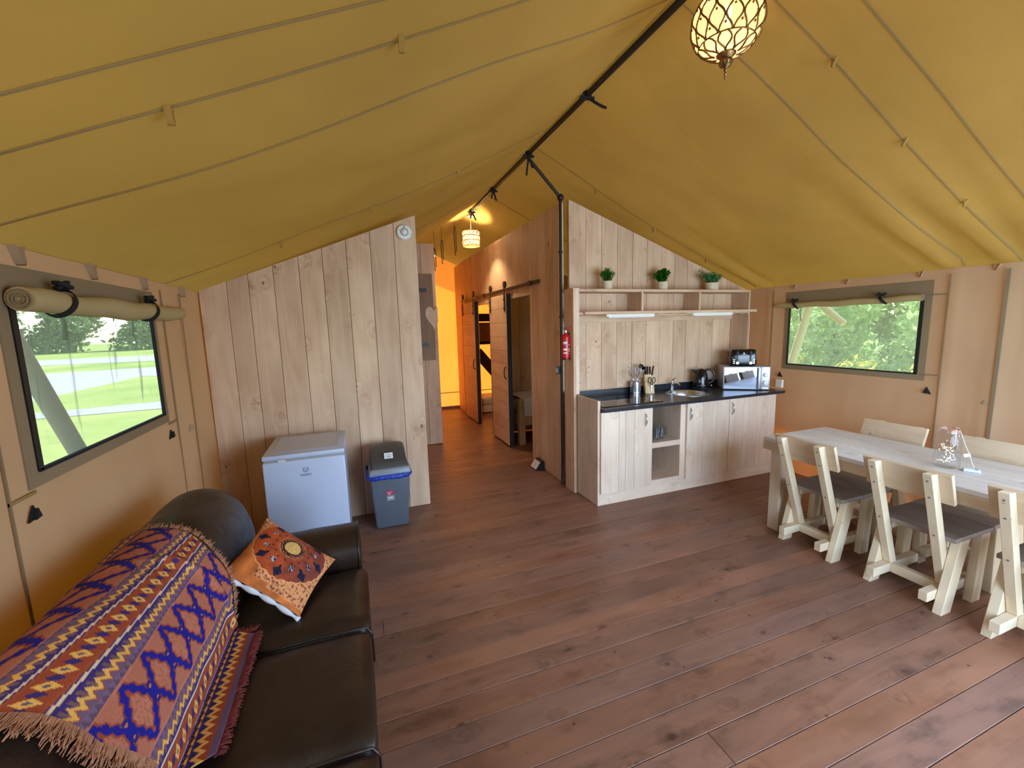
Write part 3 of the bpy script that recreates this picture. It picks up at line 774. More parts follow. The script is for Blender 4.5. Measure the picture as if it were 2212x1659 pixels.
# ================================================================== SOFA, THROW, CUSHION
def puff(x0, x1, y0, y1, z0, z1, r, pz=0.0, n=10, wr=0.0, seed=0, axis=2):
    """upholstered block: rounded box with a crown along +axis and soft wrinkles"""
    b = B(); t = bmesh.new(); bmesh.ops.create_cube(t, size=2)
    bmesh.ops.subdivide_edges(t, edges=list(t.edges), cuts=n, use_grid_fill=True)
    c = Vector(((x0 + x1) / 2, (y0 + y1) / 2, (z0 + z1) / 2)); h = Vector(((x1 - x0) / 2, (y1 - y0) / 2, (z1 - z0) / 2))
    for v in t.verts:
        u = v.co.copy(); p = Vector((u.x * h.x, u.y * h.y, u.z * h.z)); q = Vector([max(-h[i] + r, min(h[i] - r, p[i])) for i in range(3)])
        d = p - q
        if d.length > 1e-6: p = q + d.normalized() * r
        k = [1 - u[i] ** 2 for i in range(3)]
        o = [i for i in range(3) if i != axis]
        if u[axis] > 0: p[axis] += pz * (k[o[0]] * k[o[1]]) ** 0.5
        if wr: p += Vector((1, 1, 1)) * 0 + d.normalized() * wr * noise.noise((p + c) * 9 + Vector((seed, 0, 0))) if d.length > 1e-6 else Vector((0, 0, 0))
        v.co = c + p
    return b._add(t)
sofa = thing('sofa', 'dark brown leather sofa standing along the left canvas wall', 'sofa', (-0.55, 1.5, 0))
lw = M['leather']
b = B(); b.box(-1.0, -0.07, 0.36, 2.56, 0.05, 0.29, 0.02, seg=2); b.build('base', lw, sofa, smooth=True, world=True, angle=40)
for x, y in ((-0.12, 0.44), (-0.12, 2.50), (-0.95, 0.44), (-0.95, 2.50)):
    B().box(x - 0.03, x + 0.03, y - 0.03, y + 0.03, 0.0, 0.055, 0.004).build('foot', M['black'], sofa, world=True)
for i, (ya, yb_) in enumerate(((0.665, 1.208), (1.212, 1.766), (1.770, 2.275))):
    puff(-0.66, -0.018, ya, yb_, 0.27, 0.452, 0.035, 0.018, 10, 0.004, i * 9).build('seat_cushion', lw, sofa, smooth=True, world=True)
# welted seams between the cushions
for y in (1.210, 1.768): B().tube([(-0.60, y, 0.446), (-0.25, y, 0.450), (-0.035, y, 0.444), (-0.014, y, 0.41), (-0.014, y, 0.28)], 0.005, 6).build('piping', lw, sofa, smooth=True, world=True)
def back_prof():
    pts = [(-0.60, 0.30), (-0.585, 0.42), (-0.572, 0.54), (-0.580, 0.65), (-0.625, 0.77), (-0.695, 0.850), (-0.78, 0.880), (-0.87, 0.872), (-0.95, 0.82), (-1.005, 0.70), (-1.03, 0.50), (-1.03, 0.30)]
    out = []
    for i in range(len(pts) - 1):
        p0, p1, p2, p3 = pts[max(i - 1, 0)], pts[i], pts[i + 1], pts[min(i + 2, len(pts) - 1)]
        for k in range(4):
            t = k / 4
            out.append(tuple(0.5 * (2 * p1[j] + (p2[j] - p0[j]) * t + (2 * p0[j] - 5 * p1[j] + 4 * p2[j] - p3[j]) * t * t + (3 * p1[j] - p0[j] - 3 * p2[j] + p3[j]) * t ** 3) for j in (0, 1)))
    return out + [pts[-1]]
BP = back_prof()
def backrest(y0, y1):
    b = B(); n = 40; ctr = (-0.80, 0.55); rows = []
    for i in range(n + 1):
        t = i / n; y = y0 + (y1 - y0) * t
        e = min(t, 1 - t) * (y1 - y0); s = 1.0 if e > 0.10 else math.sqrt(max(0.0, 1 - (1 - e / 0.10) ** 2)) * 0.42 + 0.58
        row = []
        for x, z in BP:
            px, pz = ctr[0] + (x - ctr[0]) * s, ctr[1] + (z - ctr[1]) * s if z > ctr[1] else z
            pz += 0.030 * max(0, min(1, (z - 0.6) / 0.25)) * max(0, min(1, (y - 2.05) / 0.15)); q = Vector((px, y, pz)); w = 0.010 * noise.noise(Vector((x * 5, y * 4.0, z * 5))) + 0.004 * noise.noise(Vector((x * 16, y * 22, z * 14)))
            d = Vector((x - ctr[0], 0, z - ctr[1])).normalized(); q += d * w
            row.append(b.bm.verts.new(q))
        rows.append(row)
    for i in range(n):
        for k in range(len(BP) - 1): b.bm.faces.new((rows[i][k], rows[i][k + 1], rows[i + 1][k + 1], rows[i + 1][k]))
    b.bm.faces.new(rows[0]); b.bm.faces.new(list(reversed(rows[-1])))
    return b.build('backrest', lw, sofa, smooth=True, world=True, angle=60)
backrest(0.38, 2.63)
def arm(y0, y1):
    b = B(); n = 18; prof = []
    yc = (y0 + y1) / 2; hw = (y1 - y0) / 2
    prof = [(y0 + 0.03, 0.06), (y0 + 0.03, 0.40), (y0 + 0.0, 0.47)] + [(yc - hw * math.cos(a), 0.50 + 0.11 * math.sin(a)) for a in [PI * k / 14 for k in range(1, 14)]] + [(y1, 0.47), (y1 - 0.02, 0.40), (y1 - 0.02, 0.06)]
    rows = []
    for i in range(n + 1):
        x = -0.98 + (0.925) * i / n
        rows.append([b.bm.verts.new((x + (0.012 * math.sin(PI * (z - 0.06) / 0.55) if i == n else 0), y, z + 0.003 * noise.noise(Vector((x * 9, y * 9, z * 9))))) for y, z in prof])
    for i in range(n):
        for k in range(len(prof) - 1): b.bm.faces.new((rows[i][k], rows[i][k + 1], rows[i + 1][k + 1], rows[i + 1][k]))
    b.bm.faces.new(rows[0]); b.bm.faces.new(list(reversed(rows[-1])))
    a = b.build('armrest', lw, sofa, smooth=True, world=True, angle=60)
    B().tube([(-0.055, y, z) for y, z in prof], 0.006, 6).build('piping', lw, a, smooth=True, world=True)
arm(2.275, 2.60); arm(0.33, 0.66)

# ---- kilim throw
KP = [(-.462, .474), (-.50, .478), (-.545, .481), (-.562, .50), (-.562, .56), (-.570, .655), (-.615, .780), (-.69, .864), (-.78, .896), (-.875, .888), (-.962, .832), (-1.020, .705), (-1.046, .52)]
def kil_pts():
    out = [KP[0]]; 
    for i in range(len(KP) - 1):
        p0, p1, p2, p3 = KP[max(i - 1, 0)], KP[i], KP[i + 1], KP[min(i + 2, len(KP) - 1)]
        for k in range(1, 9):
            t = k / 8
            out.append(tuple(0.5 * (2 * p1[j] + (p2[j] - p0[j]) * t + (2 * p0[j] - 5 * p1[j] + 4 * p2[j] - p3[j]) * t * t + (3 * p1[j] - p0[j] - 3 * p2[j] + p3[j]) * t ** 3) for j in (0, 1)))
    return out
KQ = kil_pts(); KS = [0.0]
for a, c in zip(KQ, KQ[1:]): KS.append(KS[-1] + math.hypot(c[0] - a[0], c[1] - a[1]))
KL = KS[-1]
def kprof(s):
    s = max(0, min(KL, s)); i = max(0, min(len(KS) - 2, int(np.searchsorted(KS, s)) - 1))
    t = (s - KS[i]) / max(1e-9, KS[i + 1] - KS[i]); a, c = KQ[i], KQ[i + 1]
    x, z = a[0] + (c[0] - a[0]) * t, a[1] + (c[1] - a[1]) * t
    d = math.hypot(c[0] - a[0], c[1] - a[1]) or 1
    return x, z, (c[1] - a[1]) / d, -(c[0] - a[0]) / d
def yfar(s): return 1.868 + 0.12 * min(1, s / 0.30) + 0.10 * max(0, min(1, (s - 0.40) / 0.3)) - (0.02 if s < 0.09 else 0)
def ynear(s): return 1.32 - 0.20 * min(1, s / 0.40) + 0.02 * max(0, min(1, (s - 0.40) / 0.2))
SAL, BLU, RUST, PUR, YEL, CRE, NAV = [np.array(lin(*c)[:3]) for c in ((180, 108, 84), (34, 30, 128), (150, 68, 42), (104, 80, 104), (226, 170, 86), (222, 192, 162), (56, 40, 96))]
GREYP = np.array(lin(120, 84, 82)[:3]); ORA = np.array(lin(214, 128, 66)[:3])
def tri(x): return abs((x % 1.0) * 2 - 1)           # 1..0..1
def kcol(v, y):
    if v < 0.070: return PUR if v < 0.022 else (YEL if abs((v - 0.022) / 0.048 - 0.3 - 0.4 * tri(y / 0.030)) < 0.16 else (RUST if (v - 0.022) / 0.048 < 0.3 + 0.4 * tri(y / 0.030) else NAV))
    v = v + 0.20 * (y - 1.35) * max(0, min(1, (v - 0.42) / 0.2))
    per = 0.400; w = v - 0.345; k = round(w / per); w -= k * per; a = abs(w)   # symmetric about the big band
    if a < 0.086:                                    # big stepped blue lozenges
        u = tri((y - 1.323) / 0.118 + 0.0)           # 1 at the small motif
        st = lambda q, n: math.floor(q * n) / n
        tooth = 0.16 * (tri(w / 0.026) - 0.5)
        q = a / 0.086
        d = u + tooth - (1 - q) * 0.92
        if abs(d) < 0.19: return BLU
        if d > 0 and q < 0.36 and u > 0.80: return NAV if (q > 0.24 or u < 0.86) else ORA
        if 0.19 < abs(d) < 0.30: return RUST
        g = noise.noise(Vector((v * 120, y * 120, 0)))
        return SAL * (0.82 if g > 0.12 else 1.05) if d < 0 else SAL * 0.95
    if a < 0.091: return SAL * 1.1
    if a < 0.105:
        return PUR * (0.8 if tri(y / 0.024) > (a - 0.091) / 0.014 else 1.35)
    if a < 0.150:                                    # yellow zigzag on purple triangles
        q = (a - 0.105) / 0.045; z = 0.24 + 0.40 * tri(y / 0.030)
        if abs(q - z) < 0.15: return YEL
        if 0 < z - q < 0.24: return RUST * 1.1
        if q > z: return (GREYP if tri(y / 0.030) < 0.35 and q < 0.9 else NAV * 1.3)
        return PUR * 1.15
    if a < 0.154: return NAV
    if a < 0.160: return CRE
    if a < 0.163: return NAV
    q = (0.200 - a) / 0.037                          # 0 at the middle of the red band
    u = tri(y / 0.050)
    if abs(q) > 0.80: return RUST * 1.15
    if u + abs(q) < 0.24: return PUR
    if u + abs(q) * 0.9 < 0.62: return YEL * (1.0 if u + abs(q) > 0.30 else 0.9)
    if (1 - u) + abs(q) < 0.50: return NAV * 1.1
    return RUST
def make_throw():
    nu, nv = 250, 300; verts, faces, cols = [], [], []
    for i in range(nu + 1):
        u = i / nu
        for j in range(nv + 1):
            s = KL * j / nv; y = ynear(s) + (yfar(s) - ynear(s)) * u
            x, z, nx_, nz = kprof(s)
            w = 0.007 * noise.noise(Vector((y * 4.5 + s * 3, s * 5 - y * 2, 2.0))) + 0.004 * noise.noise(Vector((y * 11, s * 4, 5.0)))
            # a soft pleat where the throw was tugged
            w += 0.016 * math.exp(-((y - 1.86 + 0.25 * (s - 0.3)) / 0.022) ** 2) * (1 if 0.02 < s < 0.55 else 0.3)
            o = 0.011 + w + (0.0 if s > 0.08 else 0.004)
            verts.append((x + nx_ * o - (-0.55), y - 1.5, z + nz * o))
            cols.append(kcol(s, y + 0.010 * noise.noise(Vector((s * 3, y * 3, 8)))))
    for i in range(nu):
        for j in range(nv):
            a = i * (nv + 1) + j; faces.append((a, a + 1, a + nv + 2, a + nv + 1))
    me = bpy.data.meshes.new('throw_blanket'); me.from_pydata(verts, [], faces); me.update()
    ca = me.color_attributes.new('Col', 'FLOAT_COLOR', 'POINT')
    arr = np.ones((len(verts), 4), dtype=np.float32); arr[:, :3] = np.array(cols); ca.data.foreach_set('color', arr.ravel())
    for p in me.polygons: p.use_smooth = True
    me.materials.append(M['kilim'])
    t = bpy.data.objects.new('throw_blanket', me); C.objects.link(t); t.location = (-0.55, 1.5, 0); ORG[t.name] = Vector((-0.55, 1.5, 0))
    tag(t, 'woven orange and blue kilim throw with fringes draped over the leather sofa', 'throw')
    md = t.modifiers.new('thickness', 'SOLIDIFY'); md.thickness = 0.004; md.offset = 1
    return t
throw = make_throw()
def fringe(mat, pts, n, ln, seed):
    r = random.Random(seed); b = B()
    for k in range(n):
        f = r.random() * (len(pts) - 1); i = min(int(f), len(pts) - 2); t = f - i
        p = pts[i][0].lerp(pts[i + 1][0], t); d = pts[i][1].lerp(pts[i + 1][1], t); nn = pts[i][2].lerp(pts[i + 1][2], t)
        L = ln * r.uniform(0.6, 1.25); q = Vector((r.uniform(-1, 1), r.uniform(-1, 1), r.uniform(-1, 1))) * 0.25
        p = p + nn * 0.004
        b.tube([p, p + (d + q * 0.3) * L * 0.5 + nn * 0.004, p + (d + q).normalized() * L + nn * r.uniform(-0.002, 0.006)], [0.0018, 0.0017, 0.0010], 4)
    o = b.build('fringe', M[mat], throw, world=True); o['kind'] = 'stuff'
def edge(yf, dy, s0, s1):
    out = []
    for k in range(60):
        s = s0 + (s1 - s0) * k / 59; x, z, nx_, nz = kprof(s)
        out.append((Vector((x + nx_ * 0.012, yf(s), z + nz * 0.012)), Vector((0, dy, -0.1)), Vector((nx_, 0, nz))))
    return out
fringe('fringe', edge(yfar, 1, 0.10, 0.80), 330, 0.030, 1)
fringe('fringe', edge(ynear, -1, 0.22, 0.85), 620, 0.050, 2)
fringe('fringer', [(Vector((-0.465, y, 0.482)), Vector((0.9, 0.2, -0.12)), Vector((0, 0, 1))) for y in (1.31, 1.45, 1.6, 1.75, 1.85)], 460, 0.030, 3)
fringe('fringer', [(Vector((x, 1.866, 0.484)), Vector((0.3, 0.9, -0.1)), Vector((0, 0, 1))) for x in (-0.55, -0.51, -0.465)], 110, 0.028, 4)

# ---- printed cushion
def make_pillow():
    Bc, Rc, Tc, Lc = Vector((-0.303, 1.897, 0.482)), Vector((-0.170, 2.262, 0.520)), Vector((-0.487, 2.405, 0.745)), Vector((-0.598, 2.010, 0.690))
    nrm = ((Tc - Bc).cross(Lc - Rc)); nrm.normalize()
    if nrm.z < 0: nrm = -nrm
    n = 110
    BAS, ORG_, PUR_, TAN = [np.array(lin(*c)[:3]) for c in ((206, 116, 58), (190, 84, 40), (124, 60, 48), (232, 160, 104))]
    NV, WH, BEI, DK = [np.array(lin(*c)[:3]) for c in ((26, 28, 50), (188, 190, 196), (218, 176, 104), (70, 30, 34))]
    def col(u, v):
        du, dv = u - 0.63, v - 0.50; r = math.hypot(du, dv); a = math.atan2(dv, du)
        g = noise.noise(Vector((u * 9, v * 9, 1))) ; g2 = noise.noise(Vector((u * 42, v * 42, 4)))
        if r < 0.100: return BEI * (1 + 0.25 * g2)
        if r < 0.108: return PUR_
        if r < 0.132: return DK
        if r < 0.137: return BEI * 0.8
        if r < 0.156: return DK * 1.7
        if r < 0.161: return BEI * 0.9
        sc = 0.450 + 0.012 * abs(math.sin(a * 13))
        if r < sc:
            k = 8; aa = (a / (2 * PI) * k) % 1 - 0.5
            ra = aa * 2 * PI / k * r
            if math.hypot(r - 0.305, ra) < 0.032: return WH if noise.noise(Vector((u * 60, v * 60, 0))) > 0.05 else NV
            aa2 = (a / (2 * PI) * k + 0.5) % 1 - 0.5; rb_ = aa2 * 2 * PI / k * r
            if abs(r - 0.385) * 0.9 + abs(rb_) < 0.062 + 0.012 * g2: return NV * (1.0 if g2 < 0.25 else 2.2)
            if math.hypot(r - 0.315, rb_) < 0.018: return NV
            if math.hypot(r - 0.215, rb_) < 0.014 or math.hypot(r - 0.235, ra) < 0.012: return DK
            m = max(0, min(1, 0.5 + (0.5 - v) * 1.6 + 0.3 * (u - 0.5) + g * 0.5))
            return (PUR_ * (1 - m) + ORG_ * m) * (1 + 0.25 * (g2 > 0.3))
        if r < sc + 0.012: return TAN * 1.05
        c = TAN * 0.85 * (1 + 0.1 * g)
        if noise.noise(Vector((u * 34, v * 34, 7))) > 0.22 or noise.noise(Vector((u * 70, v * 70, 2))) > 0.38: c = PUR_ * 1.3
        if v < 0.30 and u < 0.5: c = BAS * (1 + 0.5 * g)
        if u < 0.05 or (v < 0.5 and u < 0.10): c = BAS * (0.95 + 0.5 * g)
        return c
    t = thing('cushion', 'square printed cushion in orange and brown with dark medallions on the leather sofa', 'cushion', tuple(Bc))
    def P(u, v, sgn):
        base = Lc * (1 - u) * (1 - v) + Tc * u * (1 - v) + Rc * u * v + Bc * (1 - u) * v
        e = max(0.0, (1 - abs(2 * u - 1) ** 2.6) * (1 - abs(2 * v - 1) ** 2.6)) ** 0.85
        pin = 0.035 * (1 - (2 * u - 1) ** 2) * (1 if abs(2 * v - 1) > 0 else 0)
        cdir = (Lc + Tc + Rc + Bc) / 4 - base
        base = base + cdir * 0.07 * ((1 - (2 * u - 1) ** 2) * abs(2 * v - 1) ** 4 + (1 - (2 * v - 1) ** 2) * abs(2 * u - 1) ** 4)
        w = 0.006 * noise.noise(Vector((u * 7, v * 7, 3))) * e + 0.010 * e * noise.noise(Vector((u * 3, v * 14, 13))) * max(0, v - 0.6)
        return base + nrm * (sgn * (0.060 if sgn > 0 else 0.045) * e + w)
    for sgn, nm in ((1, 'printed_cover'), (-1, 'white_back')):
        verts, faces, cols = [], [], []
        for i in range(n + 1):
            for j in range(n + 1):
                u, v = i / n, j / n; p = P(u, v, sgn); verts.append(p - Bc); cols.append(col(u, v) if sgn > 0 else (0.6, 0.6, 0.62))
        for i in range(n):
            for j in range(n):
                a = i * (n + 1) + j; f = (a, a + 1, a + n + 2, a + n + 1); faces.append(f if sgn < 0 else tuple(reversed(f)))
        me = bpy.data.meshes.new(nm); me.from_pydata(verts, [], faces); me.update()
        ca = me.color_attributes.new('Col', 'FLOAT_COLOR', 'POINT')
        arr = np.ones((len(verts), 4), dtype=np.float32); arr[:, :3] = np.array(cols); ca.data.foreach_set('color', arr.ravel())
        for p in me.polygons: p.use_smooth = True
        me.materials.append(M['print'] if sgn > 0 else M['sheet'])
        o = bpy.data.objects.new(nm, me); C.objects.link(o); o.parent = t; ORG[o.name] = Bc
        if sgn < 0: o['label'] = 'plain white back of the cushion cover'
    b = B(); b.tube([P(0.0, k / 30, -1) + Vector((0, 0, -0.008)) - nrm * 0.008 for k in range(31)], [0.006 + 0.008 * abs(math.sin(k * 0.45)) for k in range(31)], 6)
    b.build('white_hem', M['sheet'], t, smooth=True, world=True)
    return t
make_pillow()

# ================================================================== FRIDGE, BIN, SMOKE ALARM
fr = thing('fridge', 'small white undercounter fridge standing against the plank partition', 'fridge', (-0.386, 3.54, 0))
fx0, fx1, fy0, fy1 = -0.652, -0.120, 3.235, 3.845
B().box(fx0 + 0.004, fx1 - 0.004, fy0 + 0.055, fy1, 0.03, 0.822, 0.006, seg=2).build('cabinet_body', M['fridge'], fr, world=True)
b = B(); b.box(fx0, fx1, fy0 + 0.004, fy1 + 0.004, 0.818, 0.850, 0.008, seg=2); b.build('top_panel', M['fridge'], fr, smooth=True, world=True, angle=40)
B().box(fx0 + 0.05, fx1 - 0.05, fy0 + 0.09, fy1 - 0.06, 0.8505, 0.8518).build('top_inset', M['fridge'], fr, world=True)
d = B().box(fx0, fx1, fy0, fy0 + 0.05, 0.09, 0.803, 0.010, seg=3).build('door', M['fridge'], fr, smooth=True, world=True, angle=40)
B().box(fx0 + 0.01, fx1 - 0.01, fy0 + 0.010, fy0 + 0.05, 0.802, 0.819).build('gap_shadow_strip', M['silver'], fr, world=True)
B().box(fx0 + 0.095, fx0 + 0.145, fy0 - 0.001, fy0 + 0.02, 0.803, 0.814, 0.003).build('hinge_cap', M['whitem'], fr, world=True)
for x in (fx0 + 0.05, fx1 - 0.05):
    for y in (fy0 + 0.08, fy1 - 0.05): B().lathe([(0.018, 0), (0.018, 0.032)], 10, (x, y, 0), caps=True).build('foot', M['black'], fr, world=True)
B().box(fx0 + 0.02, fx1 - 0.02, fy0 + 0.05, fy0 + 0.07, 0.03, 0.09).build('plinth_grille', M['silver'], fr, world=True)
mf = frame((1, 0, 0), (0, 0, 1), Vector((-0.384, fy0 - 0.0005, 0.690)) - ORG[fr.name])
text('brand_lettering', 'INDESIT', 0.021, M['ink'], d, mf)
b = B(); b.tube([(-0.383 + 0.0165 * math.cos(a), fy0 - 0.0005, 0.7285 + 0.0165 * math.sin(a)) for a in [PI * (0.62 + 1.76 * k / 20) for k in range(21)]], 0.0022, 5)
b.box(-0.3848, -0.3812, fy0 - 0.002, fy0 + 0.0005, 0.7205, 0.738); b.build('round_emblem', M['ink'], d, world=True)

bn = thing('waste_bin', 'grey plastic swing-lid bin with blue bag beside the fridge', 'bin', (0.205, 3.72, 0))
b = B(); t = bmesh.new()
def taper(x0, x1, y0, y1, X0, X1, Y0, Y1, z0, z1, bv):
    t = bmesh.new(); vs = [t.verts.new(p) for p in ((x0, y0, z0), (x1, y0, z0), (x1, y1, z0), (x0, y1, z0), (X0, Y0, z1), (X1, Y0, z1), (X1, Y1, z1), (X0, Y1, z1))]
    for f in ((0, 1, 2, 3), (4, 5, 6, 7), (0, 1, 5, 4), (1, 2, 6, 5), (2, 3, 7, 6), (3, 0, 4, 7)): t.faces.new([vs[i] for i in f])
    bmesh.ops.recalc_face_normals(t, faces=t.faces)
    if bv: bmesh.ops.bevel(t, geom=list(t.edges), offset=bv, segments=3, profile=0.5, affect='EDGES')
    return t
b._add(taper(0.070, 0.342, 3.625, 3.865, 0.046, 0.366, 3.530, 3.905, 0.0, 0.50, 0.018)); b.build('body', M['bin'], bn, smooth=True, world=True, angle=40)
b = B()
def bagf(u, v):
    a = 2 * PI * u; cx, cy, hx, hy = 0.206, 3.716, 0.171, 0.197
    k = lambda c: (abs(c) ** 0.35) * (1 if c > 0 else -1)
    w = 0.006 * noise.noise(Vector((math.cos(a) * 9, math.sin(a) * 9, v * 3)))
    dz = 0.008 * noise.noise(Vector((math.cos(a) * 4, math.sin(a) * 4, 3)))
    return Vector((cx + (hx + w + 0.012 * math.sin(PI * v)) * k(math.cos(a)) * (1.0 if not (PI * 0.9 < a < PI * 1.25) else 1.05), cy + (hy + w + 0.012 * math.sin(PI * v)) * k(math.sin(a)), 0.468 + 0.042 * v + dz * (1 - v)))
b.grid(bagf, 96, 6); b.build('bin_bag', M['bag'], bn, smooth=True, world=True)
b = B(); b._add(taper(0.036, 0.376, 3.515, 3.915, 0.046, 0.366, 3.530, 3.905, 0.502, 0.560, 0.014)); rim = b.build('lid_rim', M['binrim'], bn, smooth=True, world=True, angle=40)
b = B()
def lidf(u, v):
    x = 0.052 + 0.308 * u; t = v; y = 3.535 + 0.360 * t
    e = 1 - abs(2 * u - 1) ** 6
    z = 0.556 + 0.150 * math.sin(PI * (0.04 + 0.60 * min(1, t * 1.02))) ** 0.8 * (0.82 + 0.18 * e) * (1 if t < 0.86 else 1 - ((t - 0.86) / 0.14) ** 2 * 0.5)
    if u in (0, 1) or v in (0, 1): z = 0.555
    return Vector((x, y, z))
b.grid(lidf, 22, 26); lid = b.build('swing_lid', M['binlid'], bn, smooth=True, world=True, angle=50)
B().bar((0.13, 3.556, 0.600), (0.285, 3.556, 0.600), 0.010, 0.005).build('lid_ridge', M['binlid'], lid, world=True)
B().cube((0.070, 0.052, 0.002), frame((1, 0, -0.02), (0, 0.66, 0.75), (0.205, 3.588, 0.651))).build('label_sticker', M['inkw'], lid, world=True)
for k, w in ((0.008, 0.045), (-0.006, 0.05), (-0.015, 0.03)): 
    c_ = frame((1, 0, -0.02), (0, 0.66, 0.75), (0.205, 3.588, 0.651)) @ Vector((0, k, 0.0014)); B().cube((w, 0.003, 0.0006), frame((1, 0, -0.02), (0, 0.66, 0.75), c_)).build('print_line', M['ink'], lid, world=True)
fm = lambda x, z, off=0.0: frame((1, 0, 0), (0, -0.19, 0.98), (x, 3.625 - 0.19 * z - 0.002 - off, z))
st = B().cube((0.060, 0.040, 0.001), fm(0.196, 0.338)).build('red_sticker', M['pink'], bn, world=True)
B().cube((0.062, 0.050, 0.001), fm(0.200, 0.288)).build('silver_sticker', M['silver'], bn, world=True)
B().cube((0.040, 0.010, 0.0006), fm(0.200, 0.290, 0.001)).build('print_line', M['inkw'], bn, world=True)
m = fm(0.194, 0.344, 0.001); m.translation -= ORG[bn.name]; text('lettering', 'Curver', 0.017, M['inkw'], st, m)
for k in range(2): B().cube((0.03 - 0.008 * k, 0.0025, 0.0006), fm(0.19, 0.330 - 0.007 * k, 0.001)).build('print_line', M['inkw'], bn, world=True)

sa = thing('smoke_alarm', 'round white smoke alarm on top corner of the plank partition', 'smoke alarm', (0.487, YP, 2.545))
ma = Matrix.Rotation(math.radians(90), 4, 'X'); ma.translation = Vector((0, 0, 0))
B().lathe([(0.066, 0.0), (0.067, 0.014), (0.060, 0.028), (0.034, 0.034), (0.0, 0.035)], 36, mat=ma).build('housing', M['whitem'], sa, smooth=True, angle=40)
B().tube([(0.031 * math.cos(a), -0.0345, 0.031 * math.sin(a)) for a in [2 * PI * k / 28 for k in range(28)]], 0.0028, 6, closed=True).build('sensor_ring', M['ink'], sa, smooth=True)
B().lathe([(0.026, 0.033), (0.024, 0.040), (0.0, 0.042)], 24, mat=ma).build('test_button', M['whitem'], sa, smooth=True)
b = B()
for q in range(6): b.box(0.036 + 0.003 * q, 0.0375 + 0.003 * q, -0.0345, -0.033, -0.014 - 0.002 * q, -0.011 - 0.002 * q)
b.box(-0.004, 0.004, -0.034, -0.0315, 0.040, 0.052); b.box(-0.048, -0.040, -0.033, -0.030, 0.012, 0.016); tag(b.build('printed_mark', M['ink'], sa), kind='stuff')

# ================================================================== KITCHEN
WZ = 0.932
KF = 3.276
unit = thing('kitchen_unit', 'pale spruce kitchen base unit with plank doors and open middle niche', 'cabinet', (3.15, 3.55, 0))
B().box(2.036, 2.064, KF, YK - 0.002, 0.0, 1.003, 0.002).build('side_panel', M['cab_z'], unit, world=True)
B().box(4.246, 4.274, KF, YK - 0.002, 0.0, 0.900, 0.002).build('side_panel', M['cab_z'], unit, world=True)
B().box(2.064, 4.246, KF + 0.002, KF + 0.024, 0.0, 0.114, 0.001).build('plinth', M['cab_x'], unit, world=True)
B().box(2.622, 2.648, KF + 0.001, YK - 0.03, 0.114, 0.900, 0.001).build('divider', M['cab_z'], unit, world=True)
B().box(2.986, 3.062, KF + 0.001, KF + 0.024, 0.114, 0.900, 0.001).build('stile', M['cab_z'], unit, world=True)
B().box(2.986, 3.010, KF + 0.024, YK - 0.03, 0.114, 0.900, 0.001).build('divider', M['cab_z'], unit, world=True)
B().box(2.648, 2.986, KF + 0.002, YK - 0.03, 0.482, 0.535, 0.001).build('shelf', M['cab_x'], unit, world=True)
B().box(2.648, 2.986, KF + 0.002, YK - 0.03, 0.114, 0.158, 0.001).build('shelf', M['cab_x'], unit, world=True)
for xa, xb in ((2.648, 2.80), (2.80, 2.986)): B().box(xa + 0.001, xb - 0.001, YK - 0.03, YK - 0.012, 0.158, 0.90, 0.001).build('back_board', M['brown_z'], unit, world=True)
def handle(x, z, par):
    b = B(); L = 0.058
    b.tube([(x, KF - 0.022 - 0.026 * math.sin(PI * (k / 12)) ** 0.7, z - L + 2 * L * k / 12) for k in range(13)], [0.004 + 0.0025 * math.sin(PI * k / 12) for k in range(13)], 8)
    for s in (-1, 1): b.sphere((x, KF - 0.024, z + s * L), 0.009, 10, (1, 0.7, 1))
    b.build('handle', M['steel'], par, smooth=True, world=True)
def cabdoor(xs, z0, z1, hx, hz):
    b = B(); d = None
    b.box(xs[0] + 0.01, xs[-1] - 0.01, KF - 0.004, KF - 0.0005, z0 + 0.01, z1 - 0.01)
    d = b.build('door', M['cab_x'], unit, world=True)
    for a, c in zip(xs, xs[1:]):
        B().box(a + 0.0008, c - 0.0008, KF - 0.022, KF - 0.004, z0, z1, 0.0015).build('plank', M['cab_z'], d, world=True)
    handle(hx, hz, d)
cabdoor((2.058, 2.25, 2.325, 2.425, 2.618), 0.118, 0.895, 2.545, 0.786)
cabdoor((3.049, 3.248, 3.428, 3.598), 0.118, 0.895, 3.085, 0.788)
cabdoor((3.602, 3.794, 3.986, 4.262), 0.118, 0.895, 3.635, 0.792)

wt = thing('worktop', 'black laminate worktop with upstand along the kitchen plank wall', 'worktop', (3.2, 3.55, WZ))
b = B()
SX, SY, SR = 3.335, 3.575, 0.195
ox0, ox1, oy0, oy1 = 2.068, 4.338, 3.215, YK - 0.004
ang = sorted([2 * PI * k / 48 for k in range(48)] + [math.atan2(y - SY, x - SX) % (2 * PI) for x in (ox0, ox1) for y in (oy0, oy1)])
rings = []
for z in (WZ, WZ - 0.030):
    inner, outer = [], []
    for a in ang:
        c, s_ = math.cos(a), math.sin(a)
        t = min(((ox1 if c > 0 else ox0) - SX) / c if abs(c) > 1e-6 else 1e9, ((oy1 if s_ > 0 else oy0) - SY) / s_ if abs(s_) > 1e-6 else 1e9)
        inner.append(b.bm.verts.new((SX + SR * c, SY + SR * s_, z))); outer.append(b.bm.verts.new((SX + t * c, SY + t * s_, z)))
    rings.append((inner, outer))
n = len(ang)
for k in range(n):
    j = (k + 1) % n
    for inner, outer in rings: b.bm.faces.new((inner[k], outer[k], outer[j], inner[j]))
    for q in (0, 1): b.bm.faces.new((rings[0][q][k], rings[0][q][j], rings[1][q][j], rings[1][q][k]))
b.build('slab', M['worktop'], wt, world=True)
